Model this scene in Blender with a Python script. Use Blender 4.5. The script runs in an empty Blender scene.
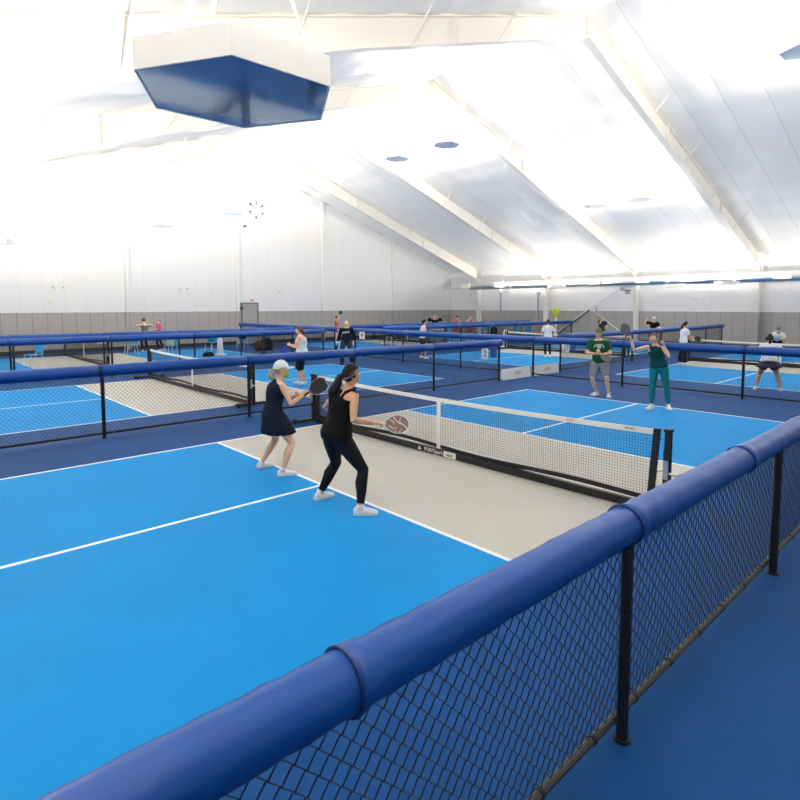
import bpy, math, random
from mathutils import Vector, Matrix, noise
random.seed(4)
C = bpy.context.scene.collection
PI = math.pi
V = Vector

# ---------------------------------------------------------------- materials
def mat(name, col, rough=0.6, metal=0.0, spec=0.5, var=0.0, vscale=8.0, bump=0.0, bscale=60.0, emit=None, es=0.0, coat=0.0):
    m = bpy.data.materials.new(name); m.use_nodes = True
    nt = m.node_tree; b = nt.nodes['Principled BSDF']
    b.inputs['Base Color'].default_value = (*col, 1)
    b.inputs['Roughness'].default_value = rough
    b.inputs['Metallic'].default_value = metal
    b.inputs['Specular IOR Level'].default_value = spec
    b.inputs['Coat Weight'].default_value = coat
    tc = None
    if var > 0 or bump > 0:
        tc = nt.nodes.new('ShaderNodeTexCoord')
    if var > 0:
        n = nt.nodes.new('ShaderNodeTexNoise'); n.inputs['Scale'].default_value = vscale; n.inputs['Detail'].default_value = 4
        nt.links.new(tc.outputs['Object'], n.inputs['Vector'])
        r = nt.nodes.new('ShaderNodeMapRange'); r.inputs['From Min'].default_value = .3; r.inputs['From Max'].default_value = .7
        r.inputs['To Min'].default_value = 1 - var; r.inputs['To Max'].default_value = 1 + var
        nt.links.new(n.outputs['Fac'], r.inputs['Value'])
        mx = nt.nodes.new('ShaderNodeVectorMath'); mx.operation = 'SCALE'
        mx.inputs[0].default_value = col
        nt.links.new(r.outputs['Result'], mx.inputs['Scale'])
        nt.links.new(mx.outputs['Vector'], b.inputs['Base Color'])
    if bump > 0:
        n2 = nt.nodes.new('ShaderNodeTexNoise'); n2.inputs['Scale'].default_value = bscale; n2.inputs['Detail'].default_value = 3
        nt.links.new(tc.outputs['Object'], n2.inputs['Vector'])
        bp = nt.nodes.new('ShaderNodeBump'); bp.inputs['Strength'].default_value = bump; bp.inputs['Distance'].default_value = .01
        nt.links.new(n2.outputs['Fac'], bp.inputs['Height'])
        nt.links.new(bp.outputs['Normal'], b.inputs['Normal'])
    if emit:
        b.inputs['Emission Color'].default_value = (*emit, 1); b.inputs['Emission Strength'].default_value = es
    return m

def seam_mat(name, col, axis, period, width, dark, rough=.55, bump=0.3):
    """panels with thin vertical seams every PERIOD metres along AXIS"""
    m = mat(name, col, rough); nt = m.node_tree; b = nt.nodes['Principled BSDF']
    tc = nt.nodes.new('ShaderNodeTexCoord'); sx = nt.nodes.new('ShaderNodeSeparateXYZ')
    nt.links.new(tc.outputs['Object'], sx.inputs[0])
    d = nt.nodes.new('ShaderNodeMath'); d.operation = 'DIVIDE'; d.inputs[1].default_value = period
    nt.links.new(sx.outputs[axis], d.inputs[0])
    f = nt.nodes.new('ShaderNodeMath'); f.operation = 'FRACT'; nt.links.new(d.outputs[0], f.inputs[0])
    c = nt.nodes.new('ShaderNodeMath'); c.operation = 'COMPARE'; c.inputs[1].default_value = .5; c.inputs[2].default_value = width / period / 2
    nt.links.new(f.outputs[0], c.inputs[0])
    mx = nt.nodes.new('ShaderNodeMix'); mx.data_type = 'RGBA'
    mx.inputs[6].default_value = (*col, 1); mx.inputs[7].default_value = (*dark, 1)
    nt.links.new(c.outputs[0], mx.inputs[0]); nt.links.new(mx.outputs[2], b.inputs['Base Color'])
    if bump:
        bp = nt.nodes.new('ShaderNodeBump'); bp.inputs['Strength'].default_value = bump; bp.inputs['Distance'].default_value = .02; bp.invert = True
        nt.links.new(c.outputs[0], bp.inputs['Height']); nt.links.new(bp.outputs['Normal'], b.inputs['Normal'])
    return m

M = {}
M['floor_dark'] = mat('court_dark_blue', (.003, .062, .225), .62, spec=.14, var=.10, vscale=1.2, bump=.15, bscale=220)
M['floor_blue'] = mat('court_light_blue', (.0, .268, .67), .62, spec=.14, var=.06, vscale=.9, bump=.15, bscale=220)
M['floor_gray'] = mat('court_grey', (.535, .515, .455), .55, var=.05, vscale=.9, bump=.15, bscale=220)
M['line'] = mat('court_line_white', (.86, .88, .90), .5)
M['wallw'] = seam_mat('wall_white_ribbed', (.84, .835, .825), 0, .92, .05, (.80, .795, .79), .5)
M['wallwy'] = seam_mat('wall_white_ribbed_side', (.84, .835, .825), 1, .92, .05, (.80, .795, .79), .5)
M['pad_x'] = seam_mat('wall_grey_panel', (.43, .405, .37), 0, .61, .03, (.27, .255, .24))
M['pad_y'] = seam_mat('wall_grey_panel_side', (.43, .405, .37), 1, .61, .03, (.27, .255, .24))
M['drape'] = mat('drape_grey', (.40, .375, .35), .7)
M['base'] = mat('baseboard_black', (.02, .02, .025), .5)
M['ceil'] = seam_mat('ceiling_white_vinyl', (.92, .91, .885), 1, 1.22, .035, (.76, .76, .75), .5, .4)
M['cream'] = mat('steel_cream_paint', (.84, .81, .74), .5)
M['white'] = mat('white_paint', (.84, .84, .82), .45)
M['offwhite'] = mat('offwhite_plastic', (.86, .85, .82), .5)
M['pad'] = mat('fence_pad_blue_vinyl', (.001, .064, .32), .4, spec=.5, bump=.25, bscale=9)
M['padlip'] = mat('fence_pad_lip_shade', (.003, .022, .13), .5)  # darker copy of the pad blue paints the gap shadow at the lip
M['black'] = mat('black_vinyl', (.008, .008, .010), .4)
M['wire'] = mat('black_chain_wire', (.006, .006, .008), .5, spec=.25)
M['rail'] = mat('rail_grey_black', (.06, .058, .052), .38, metal=.3)
M['netw'] = mat('net_tape_white', (.85, .84, .80), .6)
M['netb'] = mat('net_cord_black', (.015, .015, .016), .6)
M['lampreflect'] = mat('lamp_bottom_floor_reflection', (.50, .66, .90), .07, metal=.65, spec=.6)  # blue tint painted in for the court floor's reflection in glossy bottoms
M['lampglow'] = mat('lamp_glow', (1, 1, 1), .5, emit=(1, .985, .95), es=3)
M['metal'] = mat('bare_metal', (.55, .55, .55), .3, metal=1)
M['reflector'] = mat('duct_reflector_metal', (.74, .86, .95), .30, metal=1)
M['dark'] = mat('dark_grey', (.06, .06, .065), .5)
M['door'] = mat('door_grey', (.40, .40, .38), .5)
M['doorf'] = mat('door_frame_grey', (.22, .22, .21), .5)
M['yellow'] = mat('neon_yellow', (.72, .86, .06), .5)
M['paleyellow'] = mat('pale_yellow', (.78, .76, .50), .5)
M['fanback'] = mat('fan_opening_grey', (.16, .16, .13), .6)
M['pipegrey'] = mat('pipe_grey', (.34, .36, .40), .5)
M['lime'] = mat('lime_mask', (.38, .62, .05), .7)
M['cyan'] = mat('cyan_plastic', (.03, .42, .80), .4)
M['signblue'] = mat('sign_blue', (.012, .075, .36), .5)
M['pinkred'] = mat('sign_red', (.75, .28, .24), .5)
M['skin'] = mat('skin_fair', (.80, .47, .31), .5, var=.06, vscale=14)
M['skin2'] = mat('skin_tan', (.68, .37, .21), .5, var=.06, vscale=14)
M['skin3'] = mat('skin_brown', (.36, .17, .10), .5, var=.06, vscale=14)
M['lip'] = mat('lips', (.50, .17, .15), .5)
M['eyew'] = mat('eye_white', (.8, .8, .78), .3)
M['eyed'] = mat('eye_dark', (.03, .02, .015), .3)
M['hairk'] = mat('hair_black_brown', (.010, .005, .004), .6, spec=.3, var=.3, vscale=60, bump=.5, bscale=90)
M['hairb'] = mat('hair_brown', (.13, .065, .03), .5, var=.3, vscale=60, bump=.5, bscale=90)
M['hairy'] = mat('hair_blond', (.48, .33, .15), .5, var=.25, vscale=60, bump=.5, bscale=90)
M['hairw'] = mat('hair_white', (.62, .60, .56), .6, var=.2, vscale=60)
def cloth(name, col, r=.8): return mat(name, col, r, var=.12, vscale=10, bump=.35, bscale=25, spec=.15)
M['navy'] = cloth('cloth_navy', (.010, .014, .030))
M['blackc'] = cloth('cloth_black', (.007, .007, .008))
M['legging'] = cloth('legging_black', (.008, .009, .012), .65)
M['green'] = cloth('tee_green', (.010, .095, .040))
M['greyc'] = cloth('shorts_grey', (.26, .25, .29))
M['tealtop'] = cloth('tank_dark_teal', (.004, .060, .058))
M['teal'] = cloth('legging_teal', (.008, .20, .20))
M['whitec'] = cloth('cloth_white', (.78, .79, .82))
M['shoe'] = mat('shoe_white', (.82, .81, .80), .6)
M['sole'] = mat('shoe_sole', (.70, .70, .70), .6)
M['shoek'] = mat('shoe_dark', (.02, .02, .022), .6)
M['olive'] = cloth('cap_olive', (.16, .15, .08))
M['capw'] = cloth('cap_white', (.72, .76, .76))
M['band'] = cloth('headband_grey', (.33, .33, .35))
M['print'] = mat('shirt_print_cream', (.62, .60, .48), .8)
M['pink'] = cloth('cloth_pink', (.72, .12, .30))
M['redc'] = cloth('cloth_dusty_red', (.42, .12, .12))
M['brownc'] = cloth('cloth_brown', (.06, .035, .025))
M['greyd'] = cloth('cloth_dark_grey', (.045, .045, .055))
M['greyblue'] = cloth('skirt_grey_blue', (.085, .088, .13))
M['greym'] = cloth('cloth_mid_grey', (.16, .16, .18))
M['padk'] = mat('paddle_black', (.03, .03, .028), .5)
M['padedge'] = mat('paddle_edge_pink', (.50, .30, .34), .5)
M['copper'] = mat('paddle_copper', (.44, .22, .15), .5)
M['padblue'] = mat('paddle_blue', (.01, .06, .55), .45)
M['padgrey'] = mat('paddle_grey', (.10, .11, .12), .5)
M['tote'] = cloth('tote_pale_green', (.55, .62, .45))
M['tealbag'] = cloth('bag_teal', (.02, .28, .30))

# ---------------------------------------------------------------- mesh builder
class MB:
    def __init__(s): s.v = []; s.f = []; s.m = []
    def add(s, vs, fs, mi=0):
        o = len(s.v); s.v += [tuple(p) for p in vs]
        for f in fs: s.f.append([i + o for i in f]); s.m.append(mi)
    def box(s, c, d, mi=0, rz=0.0, R=None):
        hx, hy, hz = d[0] / 2, d[1] / 2, d[2] / 2
        vs = [V((x, y, z)) for x in (-hx, hx) for y in (-hy, hy) for z in (-hz, hz)]
        if R is None: R = Matrix.Rotation(rz, 3, 'Z')
        s.add([R @ p + V(c) for p in vs], [(0, 1, 3, 2), (4, 6, 7, 5), (0, 4, 5, 1), (2, 3, 7, 6), (0, 2, 6, 4), (1, 5, 7, 3)], mi)
    def rings(s, rs, mi=0, closed=True, caps=True):
        n = len(rs[0]); o = len(s.v)
        for r in rs: s.v += [tuple(p) for p in r]
        for k in range(len(rs) - 1):
            for i in range(n if closed else n - 1):
                j = (i + 1) % n
                s.f.append([o + k * n + i, o + k * n + j, o + (k + 1) * n + j, o + (k + 1) * n + i]); s.m.append(mi)
        if caps:
            s.f.append([o + i for i in range(n)][::-1]); s.m.append(mi)
            s.f.append([o + (len(rs) - 1) * n + i for i in range(n)]); s.m.append(mi)
    def loft(s, pts, rad, side=V((0, 1, 0)), n=12, mi=0, caps=True):
        """tube along pts; rad: r or (r_side, r_other) per point; side: vector or list"""
        pts = [V(p) for p in pts]; rs = []
        for i, p in enumerate(pts):
            t = (pts[min(i + 1, len(pts) - 1)] - pts[max(i - 1, 0)])
            t = t.normalized() if t.length > 1e-9 else V((0, 0, 1))
            sd = V(side[i]) if isinstance(side, list) else V(side)
            a = sd - t * sd.dot(t)
            if a.length < 1e-4: a = V((1, 0, 0)) - t * t.x
            if a.length < 1e-4: a = V((0, 0, 1)) - t * t.z
            a.normalize(); b = t.cross(a)
            r = rad[i] if isinstance(rad, (list, tuple)) else rad
            ra, rb = r if isinstance(r, (list, tuple)) else (r, r)
            rs.append([p + a * (ra * math.cos(2 * PI * k / n)) + b * (rb * math.sin(2 * PI * k / n)) for k in range(n)])
        s.rings(rs, mi, True, caps)
    def tube(s, a, b, r, n=8, mi=0, r2=None):
        s.loft([a, b], [r, r if r2 is None else r2], V((.3, .9, .2)), n, mi)
    def ball(s, c, r, n=10, m=7, mi=0):
        rx, ry, rz = (r, r, r) if not isinstance(r, (tuple, list)) else r
        rs = []
        for k in range(m + 1):
            th = PI * (k + .02 * (k == 0) - .02 * (k == m)) / m
            rs.append([(c[0] + rx * math.sin(th) * math.cos(2 * PI * i / n), c[1] + ry * math.sin(th) * math.sin(2 * PI * i / n), c[2] - rz * math.cos(th)) for i in range(n)])
        s.rings(rs, mi)
    def prism(s, poly, z0, z1, mi=0, R=None, c=(0, 0, 0)):
        R = R or Matrix.Identity(3)
        s.rings([[R @ V((x, y, z0)) + V(c) for x, y in poly], [R @ V((x, y, z1)) + V(c) for x, y in poly]], mi)

def mesh_of(mb, name, mats, smooth=False):
    me = bpy.data.meshes.new(name); me.from_pydata(mb.v, [], mb.f); me.validate()
    for k in (mats if isinstance(mats, (list, tuple)) else [mats]): me.materials.append(M[k])
    if len(me.polygons) == len(mb.m): me.polygons.foreach_set('material_index', mb.m)
    if smooth: me.polygons.foreach_set('use_smooth', [True] * len(me.polygons))
    me.update(); return me
def fix_normals(me):
    import bmesh
    bm = bmesh.new(); bm.from_mesh(me); bmesh.ops.recalc_face_normals(bm, faces=bm.faces); bm.to_mesh(me); bm.free()
def obj(name, mb, mats, parent=None, smooth=False, loc=(0, 0, 0), rz=0.0):
    me = mesh_of(mb, name, mats, smooth); fix_normals(me)
    o = bpy.data.objects.new(name, me); C.objects.link(o); o.parent = parent
    o.location = loc; o.rotation_euler = (0, 0, rz); return o
def tag(o, label, cat, group=None):
    o['label'] = label; o['category'] = cat
    if group: o['group'] = group
    return o
def thing(name, label, cat, loc=(0, 0, 0), rz=0.0, group=None):
    o = bpy.data.objects.new(name, None); C.objects.link(o); o.location = loc; o.rotation_euler = (0, 0, rz)
    o.empty_display_size = .1
    return tag(o, label, cat, group)
def struct(name, mb, mats, smooth=False):
    o = obj(name, mb, mats, None, smooth); o['kind'] = 'structure'; return o
def kids(o): return [c for c in list(C.objects) if c.parent == o]
def dup(o, label=None, loc=None, rz=None, parent=None):
    c = o.copy(); C.objects.link(c); c.parent = parent
    if label: c['label'] = label
    if loc is not None: c.location = loc
    if rz is not None: c.rotation_euler = (0, 0, rz)
    for k in kids(o): dup(k, parent=c)
    return c

# ---------------------------------------------------------------- camera
cam_d = bpy.data.cameras.new('camera'); cam = bpy.data.objects.new('camera', cam_d); C.objects.link(cam)
cam.location = (-6.147, -2.758, 2.252)
yaw, pitch = math.radians(42.605), math.radians(-4.266)
fw = V((math.cos(pitch) * math.sin(yaw), math.cos(pitch) * math.cos(yaw), math.sin(pitch)))
cam.rotation_euler = fw.to_track_quat('-Z', 'Y').to_euler()
cam_d.sensor_width = 36; cam_d.lens = 36 * 564.9 / 800; cam_d.shift_y = (348.2 - 400) / 800
cam_d.clip_start = .05; cam_d.clip_end = 200
bpy.context.scene.camera = cam

# ---------------------------------------------------------------- the setting
XR, YB, XL, YN = 27.95, 28.3, -8.3, -7.0
RX, EZ, SL = 9.85, 4.9, 1 / 3.0
def roof(x): return EZ + SL * (XR - x) if x > RX else EZ + SL * (XR - RX) - SL * (RX - x)

COURTS = [(0, 3.05), (0, 12.2), (0, 23.2), (18.35, 3.05), (18.35, 12.2), (18.35, 23.2)]
LW = .055
def floor_mat(x, y):
    for cx, cy in COURTS:
        a, b = x - cx, y - cy
        if abs(a) < 6.706 and abs(b) < 3.048:
            if abs(a) > 6.706 - LW or abs(b) > 3.048 - LW: return 3
            if abs(abs(a) - 2.134) < LW / 2 + .001: return 3
            if abs(a) > 2.134 and abs(b) < LW / 2: return 3
            return 2 if abs(a) < 2.134 else 1
    return 0
xs = {XL - 1.0, XR + .1}; ys = {YN, YB + .1}
for cx, cy in COURTS:
    for q in (-6.706, -6.706 + LW, -2.134 - LW / 2, -2.134 + LW / 2, 2.134 - LW / 2, 2.134 + LW / 2, 6.706 - LW, 6.706): xs.add(round(cx + q, 4))
    for q in (-3.048, -3.048 + LW, -LW / 2, LW / 2, 3.048 - LW, 3.048): ys.add(round(cy + q, 4))
xs = sorted(xs); ys = sorted(ys)
mb = MB(); nx = len(xs)
mb.v = [(x, y, 0) for y in ys for x in xs]
for j in range(len(ys) - 1):
    for i in range(nx - 1):
        mb.f.append([j * nx + i, j * nx + i + 1, (j + 1) * nx + i + 1, (j + 1) * nx + i])
        mb.m.append(floor_mat((xs[i] + xs[i + 1]) / 2, (ys[j] + ys[j + 1]) / 2))
struct('floor', mb, ['floor_dark', 'floor_blue', 'floor_gray', 'line'])

GZ = 1.94
mb = MB()   # gable wall, one slab with a gable top
poly = [(XL, GZ), (XR, GZ), (XR, roof(XR)), (RX, roof(RX)), (XL, roof(XL))]
mb.rings([[(x, YB, z) for x, z in poly], [(x, YB + .15, z) for x, z in poly]])
struct('wall_back', mb, 'wallw')
mb = MB(); mb.box(((XL + XR) / 2, YB + .05, GZ / 2), (XR - XL, .16, GZ)); struct('trim_1', mb, 'pad_x')
mb = MB(); mb.box((XR + .1, (YN + YB) / 2, (GZ + EZ) / 2), (.15, YB - YN, EZ - GZ)); struct('wall_right', mb, 'wallwy')
mb = MB(); mb.box((XR + .05, (YN + YB) / 2, GZ / 2), (.16, YB - YN, GZ)); struct('trim_2', mb, 'pad_y')
mb = MB(); mb.box(((XL + XR) / 2, YB - .045, .09), (XR - XL, .03, .18)); struct('baseboard_back', mb, 'base')
mb = MB(); mb.box((XR - .045, (YN + YB) / 2, .09), (.03, YB - YN, .18)); struct('baseboard_right', mb, 'base')

def roof_mesh(x0, x1):
    mb = MB(); nxs, nys = 72, 176
    for j in range(nys + 1):
        y = YN + (YB - YN) * j / nys
        for i in range(nxs + 1):
            x = x0 + (x1 - x0) * i / nxs
            sag = .045 * abs(math.sin(PI * (x - RX) / 1.52)) + .05 * abs(math.sin(PI * (y + .61) / 1.22)) ** .6
            w = noise.noise(V((x * .9, y * 2.6, 3.1))) * .030
            mb.v.append((x, y, roof(x) + .06 - sag + w))
    for j in range(nys):
        for i in range(nxs):
            a = j * (nxs + 1) + i
            mb.f.append([a, a + nxs + 1, a + nxs + 2, a + 1]); mb.m.append(0)
    return mb
mbr = roof_mesh(RX, XR + .05); mbl = roof_mesh(XL, RX)
mbr.add(mbl.v, mbl.f)
struct('ceiling', mbr, 'ceil', True)

# gable columns and wall trims
for k, x in enumerate((3.3, 9.4, 15.45, 21.7)):
    mb = MB(); zt = roof(x) - .1
    mb.box((x, YB - .09, (GZ + zt) / 2), (.20, .16, zt - GZ)); mb.box((x, YB - .06, GZ / 2), (.26, .10, GZ), 1)
    struct('trim_%d' % (k + 3), mb, ['white', 'pad_x'])
mb = MB(); mb.box((XR - .02, (YN + YB) / 2, EZ - .28), (.12, YB - YN, .22)); struct('trim_7', mb, 'white')

# door with frame
d = bpy.data.objects.new('door_1', None); C.objects.link(d); d.location = (10.15, YB - .03, 0); d['kind'] = 'structure'
mb = MB()
for sx in (-.52, .52): mb.box((sx, -.03, 1.19), (.08, .12, 2.38))
mb.box((0, -.03, 2.42), (1.12, .12, .08)); obj('door_frame', mb, 'doorf', d)
mb = MB(); mb.box((0, -.01, 1.19), (.96, .06, 2.38)); obj('door_leaf', mb, 'door', d)
mb = MB(); mb.box((0, -.07, 1.0), (.75, .05, .06)); obj('push_bar', mb, 'metal', d)

t = thing('sign_box', 'small white and pink sign box on the wall above the grey door', 'sign', (10.35, YB, 2.6))
mb = MB(); mb.box((0, -.04, .0), (.34, .08, .22)); obj('casing', mb, 'white', t)
mb = MB(); mb.box((-.04, -.085, 0), (.20, .012, .12)); obj('panel', mb, 'pinkred', t)

# ---------------------------------------------------------------- steel frames
FR = [6.41, 12.84, 19.15, 25.1]
ords = ['nearest', 'second nearest', 'third nearest', 'farthest']
BR, BE = 10.27, 4.19           # lower flange height at the ridge and at the eave
def bot(x):
    a = x - RX
    if a >= 0: return BR + (BE - BR) * a / 17.75
    return BR + .335 * a if a > -9.4 else BR - .335 * 9.4 + .40 * (a + 9.4)
for fi, Y in enumerate(FR):
    t = thing('steel_frame', '%s cream steel roof frame, two sloping beams meeting at a ridge' % ords[fi], 'steel frame', (RX, Y, 0), group='steel roof frames')
    for sgn in (1, -1):
        mb = MB(); n = 8
        xa = [sgn * 17.55 * i / n for i in range(n + 1)]
        top = [roof(RX + a) - .06 for a in xa]; bt = [bot(RX + a) for a in xa]
        mb.rings([[(a, -.006, b), (a, .006, b), (a, .006, tp), (a, -.006, tp)] for a, b, tp in zip(xa, bt, top)])
        mb.rings([[(a, -.12, b - .012), (a, .12, b - .012), (a, .12, b + .012), (a, -.12, b + .012)] for a, b in zip(xa, bt)])
        mb.rings([[(a, -.12, b - .012), (a, .12, b - .012), (a, .12, b + .012), (a, -.12, b + .012)] for a, b in zip(xa, top)])
        for q in (5.9, 11.8):
            a = sgn * q; mb.box((a, 0, (bot(RX + a) + roof(RX + a)) / 2 - .03), (.03, .22, roof(RX + a) - bot(RX + a) - .06))
        obj('rafter', mb, 'cream', t)
        if sgn == 1 or fi < 0:
            mb = MB()
            x1 = 18.02
            mb.rings([[(17.45, -.11, BE), (x1, -.11, BE), (x1, .11, BE), (17.45, .11, BE)],
                      [(17.80, -.11, 0), (x1, -.11, 0), (x1, .11, 0), (17.80, .11, 0)]] if fi else
                     [[(17.45, -.13, BE), (x1, -.13, BE), (x1, .13, BE), (17.45, .13, BE)],
                      [(17.5, -.13, GZ), (x1, -.13, GZ), (x1, .13, GZ), (17.5, .13, GZ)]])
            if fi == 0: mb.box((17.76, 0, GZ / 2), (.56, .34, GZ), 1)
            mb.rings([[(17.45, -.11, BE), (18.02, -.11, BE), (18.02, .11, BE), (17.45, .11, BE)],
                      [(17.45, -.11, BE + .1), (18.02, -.11, BE + .1), (18.02, .11, BE + .1), (17.45, .11, BE + .1)]])
            obj('column', mb, ['cream', 'pad_y'], t)
        for q in (1.4, 4.3, 7.3, 10.3, 13.2, 16.0):
            for sy in (-1, 1):
                a = sgn * q; mb = MB()
                mb.tube((a, sy * .10, bot(RX + a) + .03), (a, sy * .72, roof(RX + a) - .02), .022, 6)
                obj('flange_brace', mb, 'cream', t)
    mb = MB(); mb.box((0, 0, (BR + roof(RX)) / 2 - .03), (.04, .24, roof(RX) - BR - .03)); obj('ridge_plate', mb, 'cream', t)

# ---------------------------------------------------------------- hexagonal uplights
def hexa(r): return [(r * math.cos(PI / 3 * k), r * math.sin(PI / 3 * k)) for k in range(6)]
def lamp(label, loc, drop, white=False, k_w=1.0):
    t = thing('hanging_lamp', label, 'lamp', loc, 0, 'hexagonal hanging lamps')
    mb = MB(); R = .575
    o = hexa(R); i = hexa(R - .012)
    n = 6; z0, z1 = 0, .16
    mb.rings([[(x, y, z1) for x, y in i], [(x, y, z1) for x, y in o], [(x, y, z0) for x, y in o], [(x, y, z0) for x, y in i], [(x, y, z1) for x, y in i]], 0, True, False)
    obj('housing', mb, 'offwhite', t)
    mb = MB(); mb.prism(hexa(R - .014), .004, .018); obj('bottom_panel', mb, 'white' if white else 'lampreflect', t)
    mb = MB(); mb.prism(hexa(R - .1), .05, .08); obj('light_board', mb, 'lampglow', t)
    for k in (1, 3, 5):
        a = PI / 3 * k + PI / 6
        mb = MB(); mb.tube((.48 * math.cos(a), .48 * math.sin(a), .1), (.03 * math.cos(a), .03 * math.sin(a), 1.35), .007, 6); obj('hanger_rod', mb, 'white', t)
    mb = MB(); mb.tube((0, 0, 1.33), (0, 0, drop), .012, 6); mb.ball((0, 0, 1.35), .04, 8, 6); obj('stem', mb, 'white', t)
    # wide batwing uplight inside the open top of the housing
    ld = bpy.data.lights.new('uplight', 'POINT'); ld.shadow_soft_size = .12; ld.energy = LAMP_W * k_w; ld.color = (1, .93, .83)
    ld.use_nodes = True; nt = ld.node_tree; em = nt.nodes['Emission']
    tc = nt.nodes.new('ShaderNodeTexCoord'); sx = nt.nodes.new('ShaderNodeSeparateXYZ'); nt.links.new(tc.outputs['Normal'], sx.inputs[0])
    ab = nt.nodes.new('ShaderNodeMath'); ab.operation = 'ABSOLUTE'; nt.links.new(sx.outputs[2], ab.inputs[0])
    mxn = nt.nodes.new('ShaderNodeMath'); mxn.operation = 'MAXIMUM'; mxn.inputs[1].default_value = .42; nt.links.new(ab.outputs[0], mxn.inputs[0])
    pw = nt.nodes.new('ShaderNodeMath'); pw.operation = 'POWER'; pw.inputs[1].default_value = -2.6; nt.links.new(mxn.outputs[0], pw.inputs[0])
    nt.links.new(pw.outputs[0], em.inputs['Strength'])
    lo = bpy.data.objects.new('uplight', ld); C.objects.link(lo); lo.location = (loc[0], loc[1], loc[2] + .15)
    return t
LAMP_W = 112
fg = None
LP = [('large hexagonal lamp with glossy blue-reflection bottom hanging closest to the camera', (-4.563, .336, 3.447), 0),
      ('hexagonal lamp with blue-reflection bottom under the ridge, the farther of the mid-ceiling pair', (11.3, 16.4, 8.83), 0),
      ('hexagonal lamp with blue-reflection bottom under the ridge, the nearer of the mid-ceiling pair', (11.25, 13.35, 8.80), 0),
      ('grey hexagonal lamp on a single stem below the right roof slope, beside a three-rod one', (18.5, 10.7, 6.87), 0),
      ('grey hexagonal lamp on spread rods below the right roof slope', (18.5, 8.6, 6.86), 0),
      ('thin hexagonal lamp hanging before the white wall left of the wall fan', (7.15, 24.2, 6.86), 0),
      ('hexagonal lamp hanging just in front of the round wall fan', (9.25, 25.4, 7.95), 0),
      ('white-sided hexagonal lamp at the left edge of the photo', (-3.3, 20.0, 4.29), 0),
      ('hexagonal lamp at the right edge of the photo high under the roof', (11.75, 1.30, 8.8), 0),
      ('white lamp below the long duct, third from the far end', (25.0, 9.55, 3.25), 1),
      ('white lamp below the long duct, closest to the wide wall column', (24.8, 7.0, 3.33), 1),
      ('white lamp below the long duct, the one nearest its far end', (25.0, 20.6, 3.12), 1),
      ('white lamp below the long duct, above the yellow funnel', (25.0, 16.7, 3.37), 1),
      ('added unseen hexagonal lamp in the row of the closest one, behind the camera', (-4.56, -4.2, 3.45), 0),  # lamps behind the camera are added to light the hall
      ('added unseen hexagonal lamp high over the walkway behind the camera', (3.5, -4.0, 6.4), 0),
      ('added unseen hexagonal lamp under the ridge behind the camera', (11.75, -4.6, 8.8), 0),
      ('added unseen hexagonal lamp under the right slope behind the camera', (18.5, -3.0, 6.87), 0),
      ('added unseen hexagonal lamp over the right wall aisle behind the camera', (24.9, -2.6, 3.3), 0),
      ('added unseen hexagonal lamp beyond the left edge, the nearer one', (-5.3, 9.4, 3.3), 0),  # this lamp and the next added out of view to brighten left ceiling
      ('added unseen hexagonal lamp beyond the left edge, the farther one', (-5.4, 15.4, 3.3), 0),
      ('small dim hexagonal lamp low in front of the back wall', (3.6, 24.0, 5.9), 0)]
for lb, loc, w in LP:
    r = roof(loc[0]) - .05 - loc[2]
    k = min(max((r / 1.95) ** 1.6, .35), 1.5)      # lamps hung farther below the roof are the stronger ones
    lamp(lb, loc, r, bool(w), k * ((.6 if loc[0] > 10 else .28) if loc[1] < -1 else .2 if loc[1] > 23 else .2 if w else 1.0))
# conduit of the nearest lamp
mb = MB()
mb.loft([(-5.07, .27, 3.609), (-5.06, .27, 3.635), (-5.02, .27, 3.665), (-4.96, .27, 3.685), (-4.90, .30, 3.72), (-4.86, .34, 3.80), (-4.80, .42, 3.92), (-4.74, .50, 4.02), (-4.70, .55, 4.3), (-4.66, .6, 6.1)], .012, n=8)
mb.tube((-4.90, .30, 3.71), (-4.865, .335, 3.79), .018, 8)
tag(obj('cable_conduit', mb, 'white', None, True), 'white bent cable conduit rising from the closest hexagonal lamp', 'conduit')

# ---------------------------------------------------------------- long heater duct by the right wall
t = thing('heater_duct', 'long white and blue tube duct running below the right eave', 'duct', (26.75, 0, 3.72))
def arc(r0, r1, a0, a1, y, n=12):
    p = [(r1 * math.cos(a0 + (a1 - a0) * k / n), y, r1 * math.sin(a0 + (a1 - a0) * k / n)) for k in range(n + 1)]
    return p + [(r0 * math.cos(a0 + (a1 - a0) * k / n), y, r0 * math.sin(a0 + (a1 - a0) * k / n)) for k in range(n, -1, -1)]
mb = MB(); mb.rings([arc(.25, .27, math.radians(-5), math.radians(188), y) for y in (-3.0, 25.3)]); obj('hood', mb, 'offwhite', t, True)
mb = MB(); mb.rings([arc(.235, .26, math.radians(186), math.radians(357), y) for y in (-3.0, 25.2)]); obj('tube', mb, 'reflector', t, True)
mb = MB(); mb.tube((0, 25.2, -.05), (0, 27.7, -.05), .07, 10); obj('end_pipe', mb, 'offwhite', t, True)
for y in (22.3, 14.95, 12.0, 5.05, 25.4):
    mb = MB(); mb.box((-.1, y, .04), (.48, .75, .36)); obj('joint_box', mb, 'cream', t)
for y in (24, 18, 12, 6, 0):
    mb = MB(); mb.tube((0, y, .2), (0, y, 1.5), .012, 6); obj('hanger', mb, 'white', t)

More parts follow.
